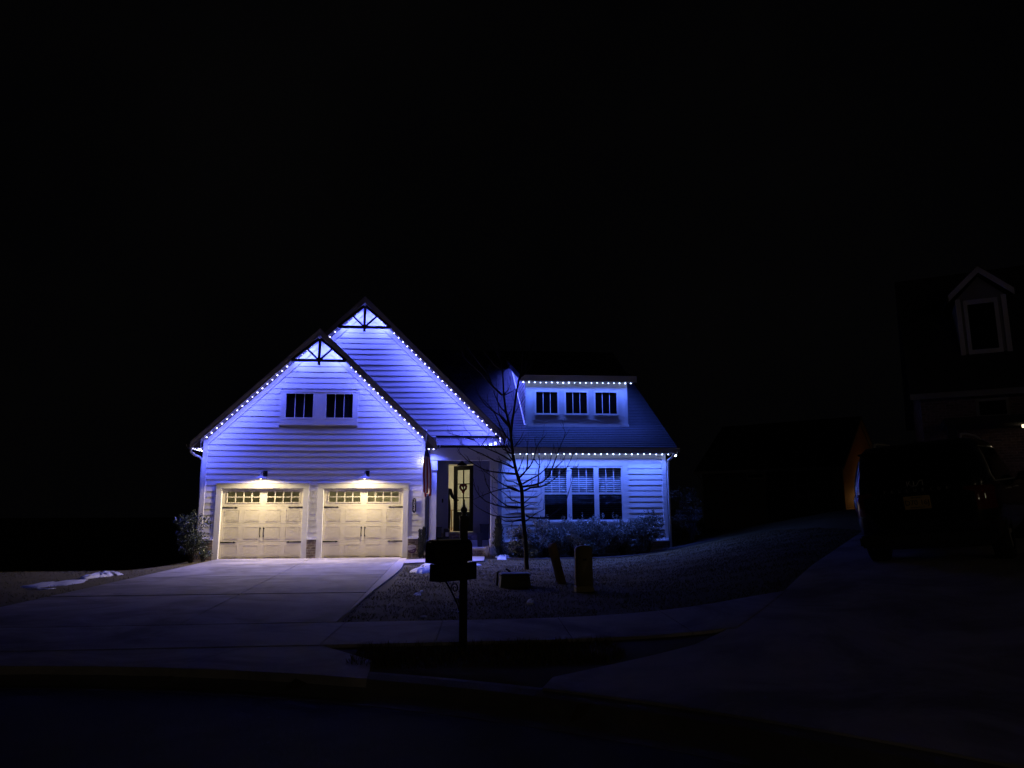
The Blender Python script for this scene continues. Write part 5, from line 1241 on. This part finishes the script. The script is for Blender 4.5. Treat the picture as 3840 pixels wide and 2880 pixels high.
for sx in (-1, 1):
    sw = patch("side_window", M["carglass"], 1.10, 1.58, lambda z: cut(z, .42 + (z - 1.1) * .35, 3.35 - (z - 1.1) * 1.15, 24, False, sx))
    tr_ = MB()
    tr_.tube([Vector(q) + Vector((sx * .008, 0, 0)) for q in cut(1.095, .52, 3.38, 20, False, sx)], .011, 6)
    tr_.tube([Vector(cut(z, .40 + (z - 1.1) * .35 + (.10 if z < 1.13 else 0), 1, 1, False, sx)[0]) + Vector((sx * .008, 0, 0)) for z in (1.095, 1.12, 1.18, 1.3, 1.45, 1.56)], .012, 6)
    tr_.tube([Vector(q) + Vector((sx * .008, 0, 0)) for q in cut(1.59, .62, 2.75, 16, False, sx)], .008, 6)
    tr_.build("window_trim", M["satin"], sw, smooth=True, local=True)
    def tl(z, sx=sx):
        a = cut(z, .60 if z > 1.0 else .72, .93 if z < 1.03 else .90, 10)
        return [(q[0] * sx, q[1], q[2]) for q in a]
    patch("taillight", M["taillens"], .74, 1.055, tl, 8, .008)
    rl = MB(); rl.tube([(sx * .60, .72, 1.72), (sx * .605, .80, 1.785), (sx * .62, 1.2, 1.80), (sx * .64, 2.0, 1.795), (sx * .65, 2.5, 1.75), (sx * .655, 2.58, 1.70)], .018, 8); rl.build("roof_rail", M["satin"], car, smooth=True, local=True)
    mr_ = MB(); mr_.ball((sx * 1.09, 3.33, 1.12), .11, 14, 10, (1.0, .55, .75)); mr_.bar((sx * .93, 3.40, 1.08), (sx * 1.04, 3.36, 1.09), .06, .05, up=(0, 0, 1)); mr_.build("mirror", M["carpaint"], car, smooth=True, local=True)
    for k, yy in enumerate((1.50, 2.65)):
        h = MB(); h.tube([Vector(cut(.97, yy, yy + .2, 6, False, sx)[i]) + Vector((sx * o_, 0, 0)) for i, o_ in enumerate((.0, .025, .03, .03, .03, .025, .0))], .013, 6); h.build("door_handle", M["satin"], car, smooth=True, local=True)
    for yy in (.98, 3.87):
        w = MB(); w.lathe((sx * .84, yy, .385), [(.235, -.115), (.34, -.12), (.375, -.09), (.385, -.03), (.385, .03), (.375, .09), (.34, .12), (.235, .115)], 32, 'x')
        wo = bpy.data.objects.new("wheel", None); COL.objects.link(wo); wo.parent = car
        w.build("tyre", M["rubber"], wo, smooth=True, local=True)
        w = MB(); w.lathe((sx * .84, yy, .385), [(.24, -.10), (.225, .04), (.20, sx * .06), (.05, sx * .05), (0, sx * .06)], 28, 'x')
        for k in range(5):
            a = 2 * math.pi * k / 5; w.bar((sx * .925, yy + .04 * math.cos(a), .385 + .04 * math.sin(a)), (sx * .93, yy + .225 * math.cos(a), .385 + .225 * math.sin(a)), .06, .03, up=(1, 0, 0))
        w.build("rim", M["satin"], wo, local=True)
b = MB(); b.box(-.86, .86, -.035, .25, .30, .47); b.build("lower_bumper", M["planter"], car, local=True, bevel=.03)
b = MB(); b.box(-.70, .70, .02, .12, 1.60, 1.635); b.build("rear_spoiler", M["carpaint"], car, local=True, bevel=.012)
b = MB(); b.box(-.27, .27, -.012, .01, .995, 1.018); b.build("plate_light_bar", M["carpaint"], car, local=True, bevel=.005)
b = MB(); b.box(-.172, .172, -.016, -.004, .80, .98)
pl_ = b.build("number_plate", M["plate"], car, local=True, bevel=.003)
text("lettering", "D70 16J", M["ink"], pl_, .098, Matrix.Translation((0, -.018, .885)) @ FACE_Y, .001)
text("lettering", "GARDEN STATE", M["ink"], pl_, .026, Matrix.Translation((0, -.018, .822)) @ FACE_Y, .001)
text("lettering", "NEW JERSEY", M["ink"], pl_, .026, Matrix.Translation((0, -.018, .955)) @ FACE_Y, .001)
for i, ch in enumerate("TELLURIDE"):
    text("letter", ch, M["satin"], car, .055, Matrix.Translation((-.41 + .1025 * i, -.004 + .0, 1.055)) @ FACE_Y, .004)
b = MB()   # maker's emblem drawn as connected strokes
def st(*q): b.tube([(x_ * .105 , -.004 + lv(z_)[1], z_) for x_, z_ in q], .0085, 6)
st((-1.0, 1.115), (-1.0, 1.185)); st((-.98, 1.125), (-.62, 1.185)); st((-.75, 1.150), (-.45, 1.115), (-.15, 1.115)); st((-.15, 1.115), (-.15, 1.185)); st((-.15, 1.115), (.15, 1.118), (.62, 1.185), (.95, 1.185)); st((.95, 1.185), (.95, 1.118))
b.build("emblem", M["satin"], car, smooth=True, local=True)
b = MB(); b.bar((-.05, -.01, 1.62), (.05, -.01, 1.62), .02, .02); b.tube([(.0, .10, 1.18), (.25, .13, 1.22), (.42, .16, 1.27)], .008, 6); b.build("rear_wiper", M["blackmetal"], car, local=True)

# ------------------------------------------------------------------ neighbour house on the right (brick, gabled dormer)
n1 = thing("brick_house", (17.99, -2.99, 0), "dark brick house with a narrow gabled dormer behind the parked SUV", "house", rz=R(-33))
b = MB(); b.box(0, 9, 0, .2, .3, 4.98); b.box(0, .2, .2, 7, .3, 4.98); b.prism([(.2, 4.98), (7, 4.98), (3.6, 8.4)], 0.02, .2, lambda u, v, w: (w, u, v)); b.build("wall", M["redbrick"], n1, local=True)
b = MB(); b.prism([(-.40, 4.72), (4.4, 9.52), (9.2, 4.72), (9.2, 4.56), (4.4, 9.34), (-.40, 4.56)], -.25, 9.3, lambda u, v, w: (w, u, v)); r1 = b.build("roof", M["darkroof"], n1, local=True)
b = MB(); b.box(-.26, 9.3, -.44, -.402, 4.56, 4.73); b.build("fascia", M["greysiding"], r1, local=True)
b = MB(); b.box(1.25, 2.50, .9, 2.6, 5.5, 7.72); b.prism([(1.25, 7.722), (2.50, 7.722), (1.875, 8.36)], .9, 2.6, lambda u, v, w: (u, w, v)); dm = b.build("dormer", M["greysiding"], n1, local=True)
b = MB()
b.box(1.23, 1.36, .86, .898, 5.76, 7.72); b.box(2.39, 2.52, .86, .898, 5.76, 7.72); b.box(1.23, 2.52, .855, .898, 5.70, 5.88)
for sx in (-1, 1): b.prism([(1.875, 8.62), (1.875 + sx * .83, 7.82), (1.875 + sx * .83, 7.62), (1.875, 8.42)], .62, .66, lambda u, v, w: (u, w, v))
b.build("trim", M["dulltrim"], dm, local=True)
b = MB()
for sx in (-1, 1): b.prism([(1.875, 8.66), (1.875 + sx * .86, 7.83), (1.875 + sx * .86, 7.76), (1.875, 8.59)], .64, 3.9, lambda u, v, w: (u, w, v))
b.build("roof", M["darkroof"], dm, local=True)
b = MB(); x0, x1, z0, z1 = 1.53, 2.20, 6.12, 7.52
b.box(x0 - .1, x1 + .1, .868, .898, z0 - .14, z0); b.box(x0 - .1, x1 + .1, .868, .898, z1, z1 + .14); b.box(x0 - .1, x0, .868, .898, z0, z1); b.box(x1, x1 + .1, .868, .898, z0, z1)
w = b.build("window", M["dulltrim"], dm, local=True); b = MB(); b.box(x0, x1, .885, .897, z0, z1); b.build("pane", M["carglass"], w, local=True)
b = MB(); x0, x1, z0, z1 = 1.44, 2.08, 4.05, 4.45
b.box(x0 - .08, x1 + .08, -.03, -.001, z0 - .08, z0); b.box(x0 - .08, x1 + .08, -.03, -.001, z1, z1 + .08); b.box(x0 - .08, x0, -.03, -.001, z0, z1); b.box(x1, x1 + .08, -.03, -.001, z0, z1)
w = b.build("window", M["greysiding"], n1, local=True); b = MB(); b.box(x0, x1, -.012, -.001, z0, z1); b.build("pane", M["carglass"], w, local=True)
b = MB(); b.box(.45, 7.0, -1.6, -.002, 3.66, 3.86); b.box(.5, .72, -1.55, -1.33, .9, 3.658); b.box(6.7, 6.92, -1.55, -1.33, .9, 3.658); b.build("porch", M["darkroof"], n1, local=True)
n1l = thing("porch_light", (0, 0, 0), "small warm disc light under the porch of the dark brick house, right edge", "lamp")
c_ = n1.matrix_basis @ Vector((2.34, -.85, 3.60)) if False else Vector((17.99, -2.99, 0)) + Vector((2.34 * math.cos(R(33)) - .85 * math.sin(R(33)), -2.34 * math.sin(R(33)) - .85 * math.cos(R(33)), 3.60))
n1l.location = c_
b = MB(); b.lathe(c_, [(0, -.03), (.07, -.025), (.08, .0), (.08, .055), (0, .055)], 20); b.build("diffuser", M["disc"], n1l, smooth=True)
lamp('SPOT', c_ + Vector((0, 0, -.05)), .008, (1, .75, .45), n1l, .05, (0, 0, -1), 120, .8)

# ------------------------------------------------------------------ low neighbour house farther back
n2 = thing("ranch_house", (20.5, 22.5, 0), "low dark house beyond the hill, its end wall lit orange beside the SUV", "house", rz=R(-44))
b = MB(); b.box(0, 8.44, 0, .2, .2, 3.93); b.box(0, .2, .2, 9.4, .2, 3.93); b.build("wall", M["greysiding"], n2, local=True)
b = MB(); z = .4; SX = 8.55
while z < 6.8:
    k = max(0, (z - 3.75)) / .66; k1 = max(0, (z + .12 - 3.75)) / .66
    if k < 4.5: b.add([(SX, k, z), (SX, 9.4 - k, z), (SX - .028, 9.4 - k1, z + .12), (SX - .028, k1, z + .12), (SX - .1, k, z), (SX - .1, 9.4 - k, z), (SX - .1, 9.4 - k1, z + .12), (SX - .1, k1, z + .12)], [(0, 1, 2, 3), (0, 4, 5, 1), (0, 3, 7, 4), (4, 7, 6, 5)])
    z += .12
b.build("siding", M["tansiding"], n2, local=True)
b = MB(); b.prism([(-.42, 3.76), (4.7, 7.14), (9.82, 3.76), (9.82, 3.60), (4.7, 6.96), (-.42, 3.60)], -.4, 8.72, lambda u, v, w: (w, u, v)); r2 = b.build("roof", M["darkroof"], n2, local=True)
b = MB(); b.box(-.4, 8.72, -.46, -.421, 3.60, 3.78); b.build("gutter", M["dulltrim"], r2, local=True)
b = MB(); b.tube([(-.2, -.40, 3.56), (-.06, -.05, 3.30), (-.04, -.05, .5)], .04, 6); b.build("downspout", M["dulltrim"], n2, local=True)
for x0, x1, z0, z1 in ((5.93, 6.5, 2.2, 3.45), (3.02, 3.98, 3.30, 3.50)):
    b = MB(); b.box(x0 - .1, x1 + .1, -.03, -.001, z0 - .1, z0); b.box(x0 - .1, x1 + .1, -.03, -.001, z1, z1 + .1); b.box(x0 - .1, x0, -.03, -.001, z0, z1); b.box(x1, x1 + .1, -.03, -.001, z0, z1)
    if z0 < 3: b.box(x0, x1, -.025, -.001, 2.74, 2.80)
    w = b.build("window", M["dulltrim"], n2, local=True); b = MB(); b.box(x0, x1, -.012, -.0015, z0, z1); b.build("pane", M["carglass"], w, local=True)
q = lambda x, y, z: Vector((20.5 + x * math.cos(R(44)) + y * math.sin(R(44)), 22.5 - x * math.sin(R(44)) + y * math.cos(R(44)), z))
c_ = q(8.75, 4.8, 2.3)
t = thing("wall_lantern", c_, "orange wall lantern on the end wall of the low house, hidden behind the SUV", "lamp")
b = MB(); b.lathe(c_, [(0, -.13), (.05, -.12), (.06, .06), (.0, .12)], 10); b.build("glass_body", M["warmbulb"], t)
b = MB(); b.bar(c_ + Vector((0, 0, .13)), q(8.56, 4.8, 2.41), .03, .03, up=(0, 0, 1)); b.build("bracket", M["blackmetal"], t)
lamp('POINT', q(9.15, 4.6, 2.25), 22, (1, .36, .05), t, .05)

# ------------------------------------------------------------------ street lamps across the turning circle (their glints show in the SUV)
def street_lamp(x, y, aim, watts, label):
    t = thing("street_lamp", (x, y, 0), label, "street lamp", "street lamps round the turning circle")
    a = Vector((*aim, 0)).normalized(); P = lambda d, z: Vector((x, y, z)) + a * d
    b = MB(); b.tube([P(0, -.1), P(0, 5.6), P(.25, 6.0), P(.9, 6.15)], [.09, .06, .04, .035], 10); b.build("pole", M["blackmetal"], t, smooth=True)
    c = P(1.15, 6.14)
    b = MB(); b.ball(c, .24, 16, 8, (1, 1.2, .35)); b.build("head", M["blackmetal"], t, smooth=True)
    b = MB(); b.ball(c - Vector((0, 0, .08)), .15, 14, 8, (1, 1.2, .35)); b.build("lens", M["warmbulb"], t, smooth=True)
    lamp('SPOT', c - Vector((0, 0, .16)), watts, (1, .80, .55), t, .1, tuple(a * .8 + Vector((0, 0, -.6))), 170, .8)
street_lamp(9.5, -39.0, (0, 1), 230.0, "street lamp on a tall dark pole directly behind the viewpoint")
street_lamp(26.0, -31.0, (-.75, .66), 130.0, "street lamp on a tall dark pole far to the right of the viewpoint")
